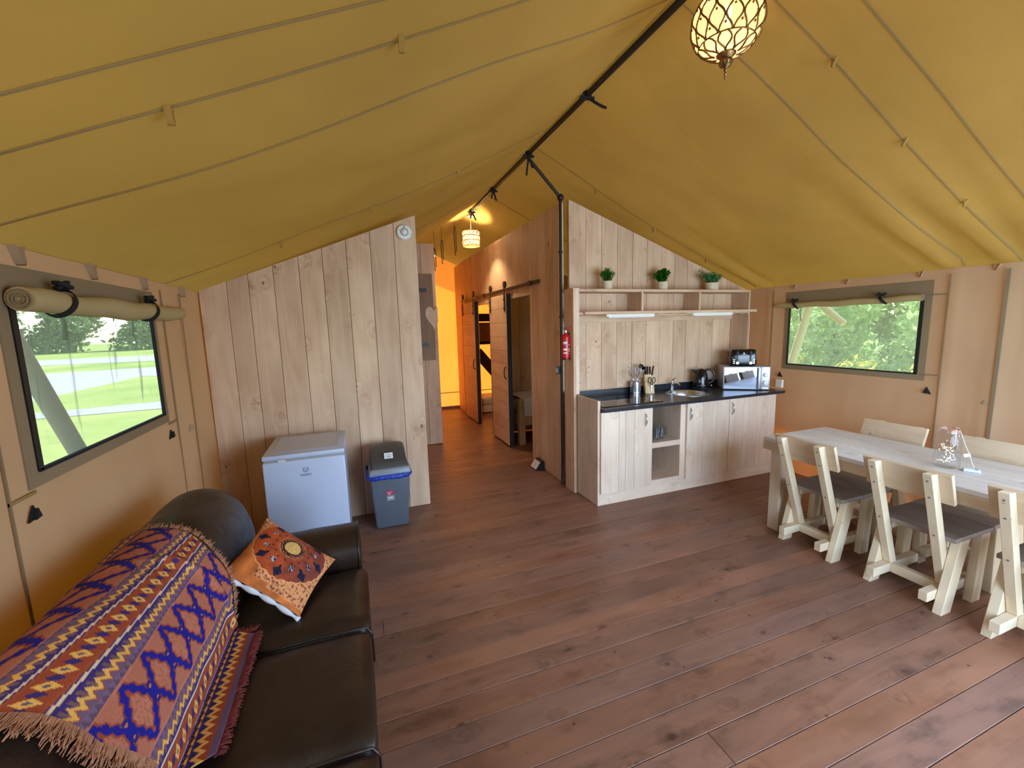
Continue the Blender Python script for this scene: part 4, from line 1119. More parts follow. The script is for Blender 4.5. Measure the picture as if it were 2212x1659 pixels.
B().box(2.068, 4.338, YK - 0.024, YK - 0.004, WZ, 1.004, 0.001).build('upstand', M['worktop'], wt, world=True)
B().box(2.068, 4.338, YK - 0.026, YK - 0.002, 1.004, 1.010).build('wall_strip', M['cab_x'], wt, world=True)
hob = thing('hob', 'black glass hob let into the left end of the worktop', 'hob', (2.45, 3.55, WZ))
b = B(); b.box(2.115, 2.790, 3.300, 3.770, WZ + 0.0005, WZ + 0.006, 0.002); b.build('glass_plate', M['ceramic'], hob, world=True)
for x, y, r in ((2.30, 3.43, 0.085), (2.60, 3.43, 0.07), (2.30, 3.64, 0.07), (2.60, 3.64, 0.085)):
    B().tube([(x + r * math.cos(a), y + r * math.sin(a), WZ + 0.006) for a in [2 * PI * k / 40 for k in range(40)]], 0.0008, 4, closed=True).build('zone_ring', M['ink'], hob, world=True)
sk = thing('sink', 'round stainless steel sink bowl let into the black worktop', 'sink', (SX, SY, WZ))
B().lathe([(0.0, -0.135), (0.03, -0.136), (0.12, -0.130), (0.165, -0.110), (0.180, -0.06), (0.184, -0.002), (0.190, 0.004), (0.216, 0.005), (0.222, 0.0015), (0.222, -0.0002)], 56, (0, 0, 0)).build('bowl', M['steel'], sk, smooth=True, angle=50)
B().lathe([(0.0, -0.132), (0.03, -0.131), (0.036, -0.134)], 20).build('drain', M['chrome'], sk, smooth=True)
b = B()
for s in (-1, 1): b.box(-0.04 + s * 0.02 - 0.012, -0.04 + s * 0.02 + 0.012, 0.170, 0.178, -0.045, -0.030, 0.003)
b.build('overflow', M['ink'], sk)
tp = thing('tap', 'chrome mixer tap standing behind the round sink', 'tap', (3.335, 3.812, WZ))
b = B(); b.lathe([(0.026, 0.0), (0.026, 0.006), (0.019, 0.010), (0.018, 0.075), (0.020, 0.085), (0.019, 0.105), (0.0, 0.110)], 20)
b.build('body', M['chrome'], tp, smooth=True, angle=50)
B().tube([(0, -0.012, 0.065), (0.002, -0.06, 0.088), (0.004, -0.105, 0.085), (0.004, -0.118, 0.070)], [0.012, 0.011, 0.010, 0.010], 12).build('spout', M['chrome'], tp, smooth=True, angle=60)
B().tube([(0, 0, 0.108), (0.004, -0.012, 0.128), (0.012, -0.045, 0.145)], [0.013, 0.010, 0.006], 10).build('lever', M['chrome'], tp, smooth=True, angle=60)

# utensil pot with its tools, each a thing of its own
pt = thing('utensil_pot', 'perforated stainless steel utensil pot on the worktop beside the knife block', 'utensil pot', (2.838, 3.805, WZ))
PR, PH = 0.055, 0.135
B().lathe([(0.0, 0.001), (PR, 0.001), (PR, 0.032)], 40).build('base_cup', M['steel'], pt, smooth=True, angle=50)
B().lathe([(PR, 0.112), (PR, PH), (PR - 0.003, PH + 0.002), (PR - 0.004, 0.112)], 40).build('rim_band', M['steel'], pt, smooth=True, angle=50)
b = B()
for k in range(20):
    a = 2 * PI * k / 20
    b.bar((PR * math.cos(a), PR * math.sin(a), 0.03), (PR * math.cos(a), PR * math.sin(a), 0.114), 0.011, 0.002, up=(math.cos(a), math.sin(a), 0))
for k in range(5):
    z = 0.046 + 0.0165 * k; b.lathe([(PR - 0.001, z - 0.0035), (PR + 0.0005, z - 0.0035), (PR + 0.0005, z + 0.0035), (PR - 0.001, z + 0.0035)], 40)
lat = b.build('perforated_wall', M['steel'], pt, world=False)
px_, py_, pz_ = 2.838, 3.805, WZ
def utensil(name, lab, cat, pts, r, mat='steel'):
    t = thing(name, lab, cat, (px_, py_, pz_ + 0.004))
    B().tube(pts, r, 8).build('handle', M[mat], t, smooth=True, world=True); return t
t = utensil('potato_masher', 'steel masher with curved wire head leaning left in the utensil pot', 'masher', [(2.855, 3.80, 0.94), (2.815, 3.80, 1.07), (2.780, 3.795, 1.13)], 0.004)
b = B(); b.tube([(2.780, 3.795, 1.13), (2.755, 3.79, 1.17), (2.735, 3.785, 1.215), (2.738, 3.785, 1.265), (2.748, 3.785, 1.268)], 0.003, 6)
b.tube([(2.780, 3.795, 1.13), (2.745, 3.79, 1.145), (2.728, 3.785, 1.20), (2.732, 3.785, 1.25)], 0.003, 6)
b.tube([(2.735, 3.785, 1.19), (2.77, 3.785, 1.175), (2.80, 3.785, 1.185), (2.83, 3.785, 1.18), (2.86, 3.785, 1.20)], 0.0028, 6)
b.build('head', M['steel'], t, smooth=True, world=True)
t = utensil('whisk', 'steel balloon whisk standing in the middle of the utensil pot', 'whisk', [(2.84, 3.81, 0.94), (2.852, 3.81, 1.06), (2.862, 3.812, 1.11)], 0.006)
for k in range(5):
    a = PI * k / 5; b = B(); c, s_ = math.cos(a) * 0.034, math.sin(a) * 0.034
    b.tube([(2.862 + c * w + 0.02 * h, 3.812 + s_ * w, 1.11 + 0.14 * h) for w, h in ((0.15, 0), (0.7, 0.35), (1, 0.7), (0.6, 0.95), (0, 1.03), (-0.6, 0.95), (-1, 0.7), (-0.7, 0.35), (-0.15, 0))], 0.0012, 5)
    b.build('wire', M['steel'], t, smooth=True, world=True)
t = utensil('soup_ladle', 'dark ladle leaning right at the back of the utensil pot', 'ladle', [(2.83, 3.825, 0.94), (2.875, 3.825, 1.08), (2.905, 3.825, 1.20)], 0.0045, 'steel')
b = B(); m_ = frame((0.6, 0, -0.8), (0, 1, 0), (2.925, 3.82, 1.215)); b.lathe([(0.0, -0.022), (0.022, -0.018), (0.036, -0.004), (0.042, 0.012), (0.039, 0.012), (0.033, -0.002), (0.0, -0.018)], 20, mat=m_)
b.build('bowl', M['blackgloss'], t, smooth=True, world=True, angle=60)
t = utensil('slotted_turner', 'steel slotted turner standing upright in the utensil pot', 'turner', [(2.85, 3.80, 0.94), (2.882, 3.80, 1.06), (2.895, 3.798, 1.12)], 0.004)
b = B()
for k in range(4): b.bar((2.880 + 0.012 * k, 3.797, 1.118), (2.895 + 0.014 * k, 3.795, 1.185), 0.006, 0.0015, up=(0, 1, 0))
b.bar((2.875, 3.797, 1.117), (2.925, 3.797, 1.117), 0.008, 0.002, up=(0, 1, 0)); b.bar((2.890, 3.795, 1.188), (2.945, 3.795, 1.186), 0.010, 0.002, up=(0, 1, 0))
b.build('blade', M['steel'], t, world=True)

# knife block
KB = (3.010, 3.800, WZ); kbm = Matrix.Rotation(math.radians(-24), 4, 'Z'); kbm.translation = Vector(KB)
kb = thing('knife_block', 'pale beech knife block standing on the worktop beside the utensil pot', 'knife block', KB, math.radians(-24))
b = B(); b.prism([(-0.055, 0.0), (0.050, 0.0), (0.028, 0.165), (-0.020, 0.195)][::-1] if False else [(-0.062, 0.0), (0.040, 0.0), (0.062, 0.175), (0.012, 0.205)], 0, -0.048, 0.048, 0.003)
b.build('block', M['block'], kb)
B().prism([(-0.066, 0.0), (-0.062, 0.0), (-0.032, 0.085), (-0.036, 0.087)], 0, -0.03, 0.03).build('scissor_holder', M['block'], kb)
labs = {('k', 0): 'black-handled knife at the left of the upper row in the knife block', ('k', 1): 'black-handled knife second from left in the upper row of the knife block', ('k', 2): 'black-handled knife at the right of the upper row in the knife block',
        ('l', 0): 'black-handled knife at the left of the lower row in the knife block', ('l', 1): 'large black-handled knife leaning out at the right of the knife block'}
def knife(key, x, y, z, L, w):
    kn = thing('kitchen_knife', labs[key], 'knife', kbm @ Vector((x, y, z)), math.radians(-24))
    d = Vector((0, 0.22, 0.97)).normalized() if key[0] == 'k' else Vector((0.10, -0.12, 0.98)).normalized()
    b = B(); b.bar((0, 0, 0), d * L, w, 0.020, up=(0, 1, 0), bv=0.004); h = b.build('handle', M['blackgloss'], kn)
    b = B()
    for q in (0.25, 0.5, 0.75): b.sphere(d * L * q + Vector((0, -0.010, 0)), 0.0025, 6)
    b.build('rivet', M['chrome'], kn)
    B().bar(d * -0.02, d * 0.004, w * 0.7, 0.006, up=(0, 1, 0)).build('bolster', M['steel'], kn)
for i in range(3): knife(('k', i), -0.030 + 0.026 * i, 0.040, 0.186, 0.100, 0.017)
knife(('l', 0), -0.028, 0.018, 0.195, 0.045, 0.016); knife(('l', 1), 0.034, 0.012, 0.192, 0.105, 0.016)
sc_ = thing('scissors', 'black-handled kitchen scissors hanging on the front of the knife block', 'scissors', kbm @ Vector((0.012, -0.060, 0.085)), math.radians(-24))
b = B()
for s, cx in ((-1, -0.020), (1, 0.022)):
    b.tube([(cx + 0.017 * math.cos(a), -0.004, 0.062 + 0.030 * math.sin(a)) for a in [2 * PI * k / 18 for k in range(18)]], 0.0048, 7, closed=True)
    b.tube([(cx * 0.7, -0.004, 0.034), (cx * 0.2, -0.003, 0.008)], 0.005, 7)
b.build('handles', M['blackgloss'], sc_, smooth=True)
b = B(); b.bar((0.004, -0.001, 0.012), (-0.004, 0.004, -0.060), 0.010, 0.002, up=(0, 1, 0)); b.bar((-0.004, -0.003, 0.012), (0.006, 0.001, -0.060), 0.010, 0.002, up=(0, 1, 0)); b.build('blades', M['steel'], sc_)

# kettle
ke = thing('kettle', 'black gloss electric kettle on the worktop right of the sink', 'kettle', (3.685, 3.745, WZ))
B().lathe([(0.0, 0.0), (0.082, 0.0), (0.084, 0.008), (0.078, 0.018), (0.0, 0.019)], 36).build('power_base', M['black'], ke, smooth=True, angle=40)
B().lathe([(0.0, 0.020), (0.080, 0.020), (0.082, 0.040), (0.080, 0.080), (0.074, 0.130), (0.064, 0.178), (0.050, 0.212), (0.030, 0.228), (0.0, 0.232)], 40).build('body', M['blackgloss'], ke, smooth=True, angle=60)
B().lathe([(0.0, 0.240), (0.008, 0.239), (0.012, 0.232)], 12).build('lid_knob', M['chrome'], ke, smooth=True)
hd = Vector((0.82, -0.57, 0))
B().tube([hd * 0.045 + Vector((0, 0, 0.216)), hd * 0.09 + Vector((0, 0, 0.222)), hd * 0.128 + Vector((0, 0, 0.200)), hd * 0.142 + Vector((0, 0, 0.150)), hd * 0.134 + Vector((0, 0, 0.100)), hd * 0.105 + Vector((0, 0, 0.070)), hd * 0.078 + Vector((0, 0, 0.068))], [0.012, 0.013, 0.013, 0.012, 0.012, 0.011, 0.011], 12).build('handle', M['blackgloss'], ke, smooth=True, angle=70)
B().tube([-hd * 0.055 + Vector((0, 0, 0.195)), -hd * 0.080 + Vector((0, 0, 0.208)), -hd * 0.098 + Vector((0, 0, 0.218))], [0.020, 0.014, 0.008], 10).build('spout', M['blackgloss'], ke, smooth=True, angle=60)
B().sphere(hd * 0.112 + Vector((0.0, 0.0, 0.040)), 0.014, 10, (1, 1, 0.7)).build('switch', M['chrome'], ke, smooth=True)
mk = frame((0.87, -0.49, 0), (0, 0, 1), Vector((-0.49, -0.87, 0)) * 0.0815 + Vector((0, 0, 0.050))); text('lettering', 'Russell Hobbs', 0.0085, M['silver'], ke, mk, 0.001)

# microwave, toaster on top
e1, n1 = Vector((0.8088, -0.5881, 0)), Vector((0.5881, 0.8088, 0)); P0 = Vector((3.833, 3.574, WZ))
rz_mw = math.atan2(e1.y, e1.x)
mw = thing('microwave', 'silver microwave oven with mirrored door on the right end of the worktop', 'microwave', P0, rz_mw)
W_, D_, H_ = 0.463, 0.312, 0.258
B().box(0.002, W_ - 0.002, 0.008, D_, 0.006, H_, 0.006, seg=2).build('casing', M['silver'], mw, smooth=True, angle=40)
for x in (0.04, W_ - 0.04):
    for y in (0.05, D_ - 0.04): B().lathe([(0.012, 0), (0.012, 0.008)], 10, (x, y, 0), caps=True).build('foot', M['black'], mw)
dr = B().box(0.0, 0.372, -0.012, 0.010, 0.008, H_, 0.005, seg=2).build('door', M['silver'], mw, smooth=True, angle=40)
B().box(0.012, 0.332, -0.0135, -0.010, 0.014, H_ - 0.008).build('mirror_pane', plain('mirror_glass', lin(120, 122, 128), 0.02, 1.0, 0.0), dr)
B().box(0.334, 0.345, -0.0138, -0.011, 0.014, H_ - 0.008).build('dark_strip', M['black'], dr)
B().box(0.346, 0.371, -0.022, -0.011, 0.016, H_ - 0.010, 0.005, seg=2).build('handle_bar', M['silver'], dr, smooth=True, angle=40)
B().box(0.374, W_, -0.010, 0.010, 0.008, H_, 0.004, seg=2).build('control_panel', M['silver'], mw, smooth=True, angle=40)
md_ = Matrix.Rotation(math.radians(90), 4, 'X')
for z in (0.170, 0.082):
    mm = md_.copy(); mm.translation = Vector((0.420, -0.010, z))
    B().lathe([(0.026, 0.0), (0.026, 0.004), (0.020, 0.006), (0.019, 0.022), (0.0, 0.024)], 28, mat=mm).build('dial', M['white'], mw, smooth=True, angle=40)
    b = B()
    for k in range(9):
        a = PI * (-0.2 + 1.4 * k / 8); b.box(0.420 + 0.031 * math.cos(a) - 0.0012, 0.420 + 0.031 * math.cos(a) + 0.0012, -0.0108, -0.0095, z + 0.031 * math.sin(a) - 0.0012, z + 0.031 * math.sin(a) + 0.0012)
    b.build('dial_mark', M['ink'], mw)
B().box(0.388, 0.452, -0.0115, -0.009, 0.016, 0.034, 0.002).build('release_button', M['silver'], mw)
text('lettering', 'Russell Hobbs', 0.0165, M['inkw'], dr, frame((1, 0, 0), (0, 0, 1), (0.074, -0.0138, 0.222)), 0.0004)
B().box(0.016, 0.026, -0.0142, -0.0134, 0.217, 0.227).build('emblem', M['inkw'], dr)
to = thing('toaster', 'black gloss four-slice toaster on top of the silver microwave', 'toaster', P0 + e1 * 0.215 + n1 * 0.155 + Vector((0, 0, H_)), rz_mw)
TW, TD, TH = 0.272, 0.215, 0.186
b = B(); t_ = taper(-TW / 2, TW / 2, -TD / 2, TD / 2, -TW / 2 + 0.008, TW / 2 - 0.008, -TD / 2 + 0.012, TD / 2 - 0.012, 0.006, TH, 0.026); b._add(t_)
bd = b.build('body', M['blackgloss'], to, smooth=True, angle=40)
for x in (-0.1, 0.1):
    for y in (-0.07, 0.07): B().lathe([(0.012, 0), (0.012, 0.010)], 10, (x, y, 0), caps=True).build('foot', M['black'], to)
for k in range(4): B().box(-0.100 + 0.055 * k, -0.068 + 0.055 * k, -0.068, 0.068, TH - 0.004, TH + 0.0015, 0.002).build('slot_rim', M['chrome'], to)
for x in (-0.066, 0.066):
    B().box(x - 0.006, x + 0.006, -TD / 2 - 0.004, -TD / 2 + 0.014, 0.05, 0.165).build('lever_slot', M['black'], to)
    B().box(x - 0.022, x + 0.022, -TD / 2 - 0.026, -TD / 2 + 0.0, 0.128, 0.142, 0.004).build('lever', M['black'], to)
    mm = md_.copy(); mm.translation = Vector((x, -TD / 2 + 0.004, 0.036)); B().lathe([(0.016, 0.0), (0.015, 0.014), (0.0, 0.015)], 20, mat=mm).build('dial', M['chrome'], to, smooth=True, angle=40)
for s in (-1, 1):
    b = B()
    for k in range(3): b.box(s * 0.100 - 0.010, s * 0.100 + 0.010, -TD / 2 - 0.001, -TD / 2 + 0.008, 0.030 + 0.020 * k, 0.038 + 0.020 * k, 0.002)
    b.build('button', M['chrome'], to)
b = B(); b.prism([(-0.011, 0.136), (-0.001, 0.136), (-0.001, 0.158)], 1, -TD / 2 + 0.0055, -TD / 2 + 0.0085); b.prism([(0.001, 0.136), (0.010, 0.136), (0.001, 0.154)], 1, -TD / 2 + 0.0055, -TD / 2 + 0.0085); b.prism([(-0.012, 0.131), (0.012, 0.131), (0.008, 0.134), (-0.008, 0.134)], 1, -TD / 2 + 0.0055, -TD / 2 + 0.0085); b.build('sail_emblem', M['inkw'], to)

# sockets
def socket(lab, x, y, z, rz, w, h, mat='whitem'):
    s = thing('wall_socket', lab, 'socket', (x, y, z), rz)
    B().box(-w / 2, w / 2, -0.030, 0.0, -h / 2, h / 2, 0.004, seg=2).build('box', M[mat], s)
    b = B()
    for k in (-1, 1): b.box(k * w * 0.22 - 0.006, k * w * 0.22 + 0.006, -0.034, -0.029, h * 0.12, h * 0.3, 0.001)
    b.build('rocker', M['ivory'], s)
socket('white double socket on the plank wall behind the black kettle', 3.93, YK - 0.001, 1.065, 0, 0.150, 0.090)
socket('cream socket box on the upstand at the far right worktop end', 4.425, 3.36, 0.985, math.radians(90), 0.075, 0.090, 'ivory')
B().box(4.425, XR - 0.035, 3.30, 3.42, 0.935, 1.035, 0.003).build('mount', M['black'], bpy.data.objects['wall_socket.001']).location = (0, 0, 0)

# glasses in the niche
gz = 0.535
def tumbler():
    t = thing('tumbler', 'x', 'glass', (0, 0, 0), 0, 'drinking glasses in the kitchen niche')
    B().lathe([(0.0, 0.004), (0.026, 0.004), (0.0315, 0.012), (0.034, 0.122), (0.0325, 0.1225), (0.029, 0.016), (0.0, 0.014)], 20).build('cup', M['glass'], t, smooth=True, angle=60); return t
glab = ['drinking glass in the niche, front row, leftmost', 'drinking glass in the niche, front row, second from left', 'drinking glass in the niche, front row, third from left',
        'drinking glass in the niche, middle row, leftmost', 'drinking glass in the niche, middle row, second from left', 'drinking glass in the niche, middle row, rightmost', 'drinking glass in the niche, back row, left one', 'drinking glass in the niche, back row, right one']
gpos = [(2.700, 3.36), (2.775, 3.355), (2.850, 3.37), (2.715, 3.44), (2.795, 3.445), (2.885, 3.45), (2.745, 3.53), (2.840, 3.535)]
g0 = tumbler()
for i, (x, y) in enumerate(gpos):
    g = g0 if i == 0 else copy_tree(g0)
    g.location = (x, y, gz); g['label'] = glab[i]

# ---- wall shelf unit
sh = thing('wall_shelf', 'long spruce wall shelf with compartments above the kitchen worktop', 'shelf', (3.15, 3.78, 1.9))
B().box(1.994, 2.024, 3.648, 3.835, 0.0, 2.045, 0.002).build('side_panel', M['wood_z'], sh, world=True)
B().box(2.024, 2.062, 3.652, 3.674, 1.012, 2.045, 0.002).build('front_post', M['cab_z'], sh, world=True)
B().box(4.262, 4.286, 3.655, YK - 0.003, 1.012, 2.040, 0.002).build('side_panel', M['wood_z'], sh, world=True)
B().box(2.062, 4.262, 3.655, YK - 0.003, 2.010, 2.038, 0.002).build('top_board', M['wood_x'], sh, world=True)
B().box(2.110, 4.362, 3.628, 3.655, 1.790, 1.818, 0.002).build('lower_board', M['wood_x'], sh, world=True)
B().box(2.062, 4.262, 3.655, YK - 0.003, 1.790, 1.814, 0.002).build('lower_board', M['wood_x'], sh, world=True)
B().box(2.062, 4.262, YK - 0.022, YK - 0.003, 1.715, 1.790, 0.002).build('back_rail', M['wood_x'], sh, world=True)
for x in (2.790, 3.540): B().box(x, x + 0.024, 3.660, YK - 0.003, 1.814, 2.010, 0.001).build('divider', M['wood_z'], sh, world=True)
def lamp_strip(lab, x0, x1, z):
    t = thing('strip_light', lab, 'light', ((x0 + x1) / 2, 3.66, z))
    B().box(x0, x1, 3.636, 3.676, z - 0.010, z + 0.014, 0.004, seg=2).build('housing', M['whitem'], t, world=True)
    B().box(x0 + 0.01, x1 - 0.01, 3.632, 3.672, z - 0.022, z - 0.008, 0.005, seg=2).build('diffuser', M['white'], t, smooth=True, world=True, angle=40)
    B().box(x0 - 0.012, x0 + 0.004, 3.640, 3.672, z - 0.012, z + 0.012, 0.002).build('end_cap', M['ivory'], t, world=True)
lamp_strip('left white strip light under the wall shelf', 2.372, 2.940, 1.776); lamp_strip('right white strip light under the wall shelf', 3.450, 4.010, 1.776)
cd = B().tube([(2.94, 3.66, 1.772), (3.02, 3.655, 1.784), (3.12, 3.65, 1.774), (3.22, 3.65, 1.782), (3.32, 3.65, 1.776), (3.42, 3.655, 1.788), (3.452, 3.66, 1.780)], 0.004, 6)
cd.tube([(4.01, 3.66, 1.776), (4.08, 3.65, 1.786), (4.16, 3.648, 1.778), (4.23, 3.645, 1.786), (4.262, 3.646, 1.760), (4.274, 3.646, 1.64), (4.270, 3.646, 1.50), (4.274, 3.646, 1.30), (4.272, 3.648, 1.10), (4.276, 3.66, 1.02)], 0.004, 6)
tag(cd.build('light_cable', M['cord'], smooth=True), 'white cable linking the strip lights and running down the shelf end', 'cable')

# ---- potted herbs
def plant(lab, x, kind, s=1.0):
    y = 3.745; z = 2.038
    t = thing('potted_plant', lab, 'plant', (x, y, z), 0, 'small artificial herbs on the wall shelf')
    r0, r1, h = {0: (0.044, 0.054, 0.082), 1: (0.050, 0.058, 0.082), 2: (0.066, 0.074, 0.080)}[kind]
    B().lathe([(0.0, 0.0), (r0, 0.0), (r1, h), (r1 - 0.006, h), (r1 - 0.008, h - 0.012), (0.0, h - 0.012)], 28).build('pot', M['pot'], t, smooth=True, angle=40)
    r = random.Random(kind + 3); vs, fs = [], []
    def blade(p, d, L, w):
        d = d.normalized(); sd = d.cross(Vector((r.uniform(-1, 1), r.uniform(-1, 1), r.uniform(-1, 1)))).normalized(); k = len(vs)
        vs.extend([p, p + d * L * 0.5 + sd * w, p + d * L, p + d * L * 0.5 - sd * w]); fs.append((k, k + 1, k + 2, k + 3))
    for q in range((110, 60, 60)[kind]):
        a = r.uniform(0, 2 * PI); sp = r.uniform(0, 1) ** 0.6
        wide, tall = ((0.072, 0.115), (0.090, 0.125), (0.155, 0.105))[kind]
        tip = Vector((math.cos(a) * wide * sp, math.sin(a) * min(wide, 0.09) * sp, h + tall * (1 - 0.45 * sp * sp) * r.uniform(0.75, 1.1)))
        base = Vector((math.cos(a) * r1 * 0.6 * sp, math.sin(a) * r1 * 0.6 * sp, h - 0.012))
        if kind == 2 and q < 4: tip = Vector((-0.15 - 0.012 * q, 0, h + 0.10 + 0.012 * q))
        n_ = (7, 6, 6)[kind]
        for k in range(n_):
            f = (k + 1) / n_; p = base.lerp(tip, f) + Vector((0, 0, 0.012 * math.sin(PI * f)))
            for m_ in range((2, 2, 2)[kind]):
                d = (tip - base).normalized() * (0.9, 0.5, 0.35)[kind] + Vector((r.uniform(-1, 1), r.uniform(-1, 1), r.uniform(-0.4, 1)))* (0.5, 0.9, 1)[kind]
                blade(p, d, (0.026, 0.030, 0.024)[kind] * r.uniform(0.7, 1.2), (0.0022, 0.0075, 0.0075)[kind])
    me = bpy.data.meshes.new('foliage'); me.from_pydata([tuple(v) for v in vs], [], fs); me.materials.append(M['herb%d' % (kind + 1)])
    o = bpy.data.objects.new('foliage', me); C.objects.link(o); o.parent = t; o['kind'] = 'stuff'
plant('fine-leaved green plant in cream pot, leftmost on the wall shelf', 2.436, 0)
plant('broad-leaved deep green plant in cream pot, middle of the wall shelf', 3.120, 1)
plant('wide pale green leafy plant in cream pot, rightmost on the wall shelf', 3.800, 2)

# ---- tent frame: ridge pole, bent arm and upright with straps
tf = thing('tent_skeleton', 'black steel tent skeleton with ridge pole, bent arm and upright beside the kitchen wall', 'tent poles', (2.0, 3.915, 0))
RZ = lambda y: roof_z(XRID, y, False) - 0.030
B().tube([(XRID, y, RZ(y)) for y in [-0.6 + 0.55 * k for k in range(13)]] , 0.020, 12).build('ridge_pole', M['black'], tf, smooth=True, world=True, angle=50)
B().tube([(1.650, 3.90, RZ(3.9) - 0.01), (2.0, 3.905, 2.935)], 0.016, 12).build('arm', M['black'], tf, smooth=True, world=True, angle=50)
B().sphere((2.0, 3.905, 2.935), 0.034, 16).build('elbow_joint', M['black'], tf, smooth=True, world=True)
B().tube([(2.0, 3.908, 2.93), (2.0, 3.914, 1.6), (2.0, 3.918, 0.30), (1.997, 3.918, 0.06), (1.990, 3.905, 0.004)], 0.0145, 12).build('upright', M['black'], tf, smooth=True, world=True, angle=50)
for z in (2.42, 1.78): B().tube([(2.0, 3.912, z - 0.012), (2.0, 3.912, z + 0.012)], 0.021, 12).build('clip', M['black'], tf, smooth=True, world=True, angle=50)
for i, (y, dx) in enumerate(((2.80, 0.09), (3.86, 0.03), (4.93, 0.03), (5.88, 0.05))):
    z = RZ(y); b = B()
    b.tube([(XRID + 0.027 * math.cos(a), y + 0.004 * math.sin(2 * a), z + 0.027 * math.sin(a)) for a in [2 * PI * k / 16 for k in range(16)]], 0.008, 6, closed=True)
    b.bar((XRID - 0.05, y + 0.01, z - 0.018), (XRID + 0.05, y - 0.01, z - 0.024), 0.028, 0.016)
    if i == 0:
        b.tube([(XRID + 0.02, y - 0.01, z - 0.03), (XRID + 0.06, y - 0.05, z - 0.075), (XRID + 0.10, y - 0.07, z - 0.10), (XRID + 0.115, y - 0.06, z - 0.095), (XRID + 0.09, y - 0.035, z - 0.075), (XRID + 0.03, y - 0.01, z - 0.035)], 0.009, 6)
    else:
        b.bar((XRID + 0.005, y, z - 0.02), (XRID + dx, y - 0.02, z - 0.13), 0.020, 0.004, up=(0, 1, 0)); b.bar((XRID, y, z - 0.02), (XRID - 0.02, y + 0.01, z - (0.19 if i == 1 else 0.10)), 0.018, 0.004, up=(0, 1, 0))
    b.build('tie_strap', M['blackmat'], tf, world=True)
sw = thing('light_switch', 'grey light switch on the plank wall below the fire extinguisher', 'switch', (YC - 0.034, 3.975, 1.228))
B().box(-0.014, 0.033, -0.034, 0.020, -0.042, 0.042, 0.004, seg=2).build('plate', M['bin'], sw)
B().box(-0.018, -0.013, -0.019, 0.006, -0.024, 0.024, 0.002).build('rocker', M['whitem'], sw)
# fire extinguisher on the post
EX = (1.955, 3.735, 1.352)
ex = thing('fire_extinguisher', 'small red fire extinguisher hung on the wooden post by the kitchen', 'fire extinguisher', EX)
B().lathe([(0.0, 0.006), (0.030, 0.002), (0.038, 0.012), (0.040, 0.03), (0.040, 0.225), (0.036, 0.244), (0.022, 0.258), (0.014, 0.262), (0.014, 0.272)], 32).build('cylinder', M['red'], ex, smooth=True, angle=50)
B().lathe([(0.016, 0.262), (0.018, 0.268), (0.018, 0.290), (0.010, 0.296), (0.0, 0.297)], 16).build('valve', M['chrome'], ex, smooth=True, angle=50)
b = B(); b.bar((0.0, 0.0, 0.292), (0.046, -0.030, 0.312), 0.014, 0.008); b.bar((0.0, 0.0, 0.300), (0.054, -0.034, 0.340), 0.014, 0.006); b.build('lever', M['red'], ex)
B().sphere((0.010, -0.016, 0.305), 0.016, 12, (1, 0.7, 1)).build('gauge', M['red'], ex, smooth=True)
B().bar((-0.012, -0.004, 0.296), (-0.026, -0.010, 0.322), 0.014, 0.004).build('safety_tag', M['bluetag'], ex)
B().box(0.028, 0.041, -0.012, 0.012, 0.02, 0.27, 0.002).build('wall_bracket', M['black'], ex)
B().lathe([(0.0425, 0.006), (0.0425, 0.018)], 24).build('foot_band', M['black'], ex, smooth=True)
def band(z0, z1, a0, a1, mat, nm):
    b = B(); n = 12
    for k in range(n):
        p, q = math.radians(a0 + (a1 - a0) * k / n), math.radians(a0 + (a1 - a0) * (k + 1) / n); r = 0.0406
        b.poly([(r * math.cos(p), r * math.sin(p), z0), (r * math.cos(q), r * math.sin(q), z0), (r * math.cos(q), r * math.sin(q), z1), (r * math.cos(p), r * math.sin(p), z1)])
    return b.build(nm, M[mat], ex)
band(0.158, 0.182, 205, 262, 'inkw', 'label_band'); band(0.160, 0.166, 210, 255, 'bluetag', 'label_band')
band(0.098, 0.116, 205, 262, 'inkw', 'label_band'); band(0.066, 0.078, 205, 262, 'inkw', 'label_band')
for k in range(4): band(0.086 + 0.009 * k, 0.090 + 0.009 * k, 283, 318, 'inkw', 'print_line')
band(0.142, 0.158, 294, 306, 'inkw', 'print_mark'); band(0.064, 0.069, 283, 318, 'inkw', 'print_line')
for k in range(3): band(0.128 + 0.008 * k, 0.132 + 0.008 * k, 225, 250, 'ink', 'print_line')
# emergency lamp on the corridor floor
fl = thing('floor_lamp', 'small black box lamp with white sloping face on the corridor floor', 'lamp', (1.975, 4.50, 0), math.radians(0))
B().prism([(-0.075, 0.0), (0.040, 0.0), (0.040, 0.105), (0.000, 0.105)], 1, -0.085, 0.085, 0.004).build('housing', M['black'], fl)
B().cube((0.150, 0.098, 0.004), frame((0, 1, 0), (0.58, 0, 0.81), (-0.0405, 0, 0.0535))).build('white_face', M['white'], fl)
b = B()
for k in range(4): b.cube((0.10 - 0.012 * k, 0.004, 0.001), frame((0, 1, 0), (0.58, 0, 0.81), (-0.0405 + 0.58 * (0.03 - 0.018 * k) - 0.0019, 0, 0.0535 + 0.81 * (0.03 - 0.018 * k) + 0.0014)))
b.build('print_line', M['silver'], fl)

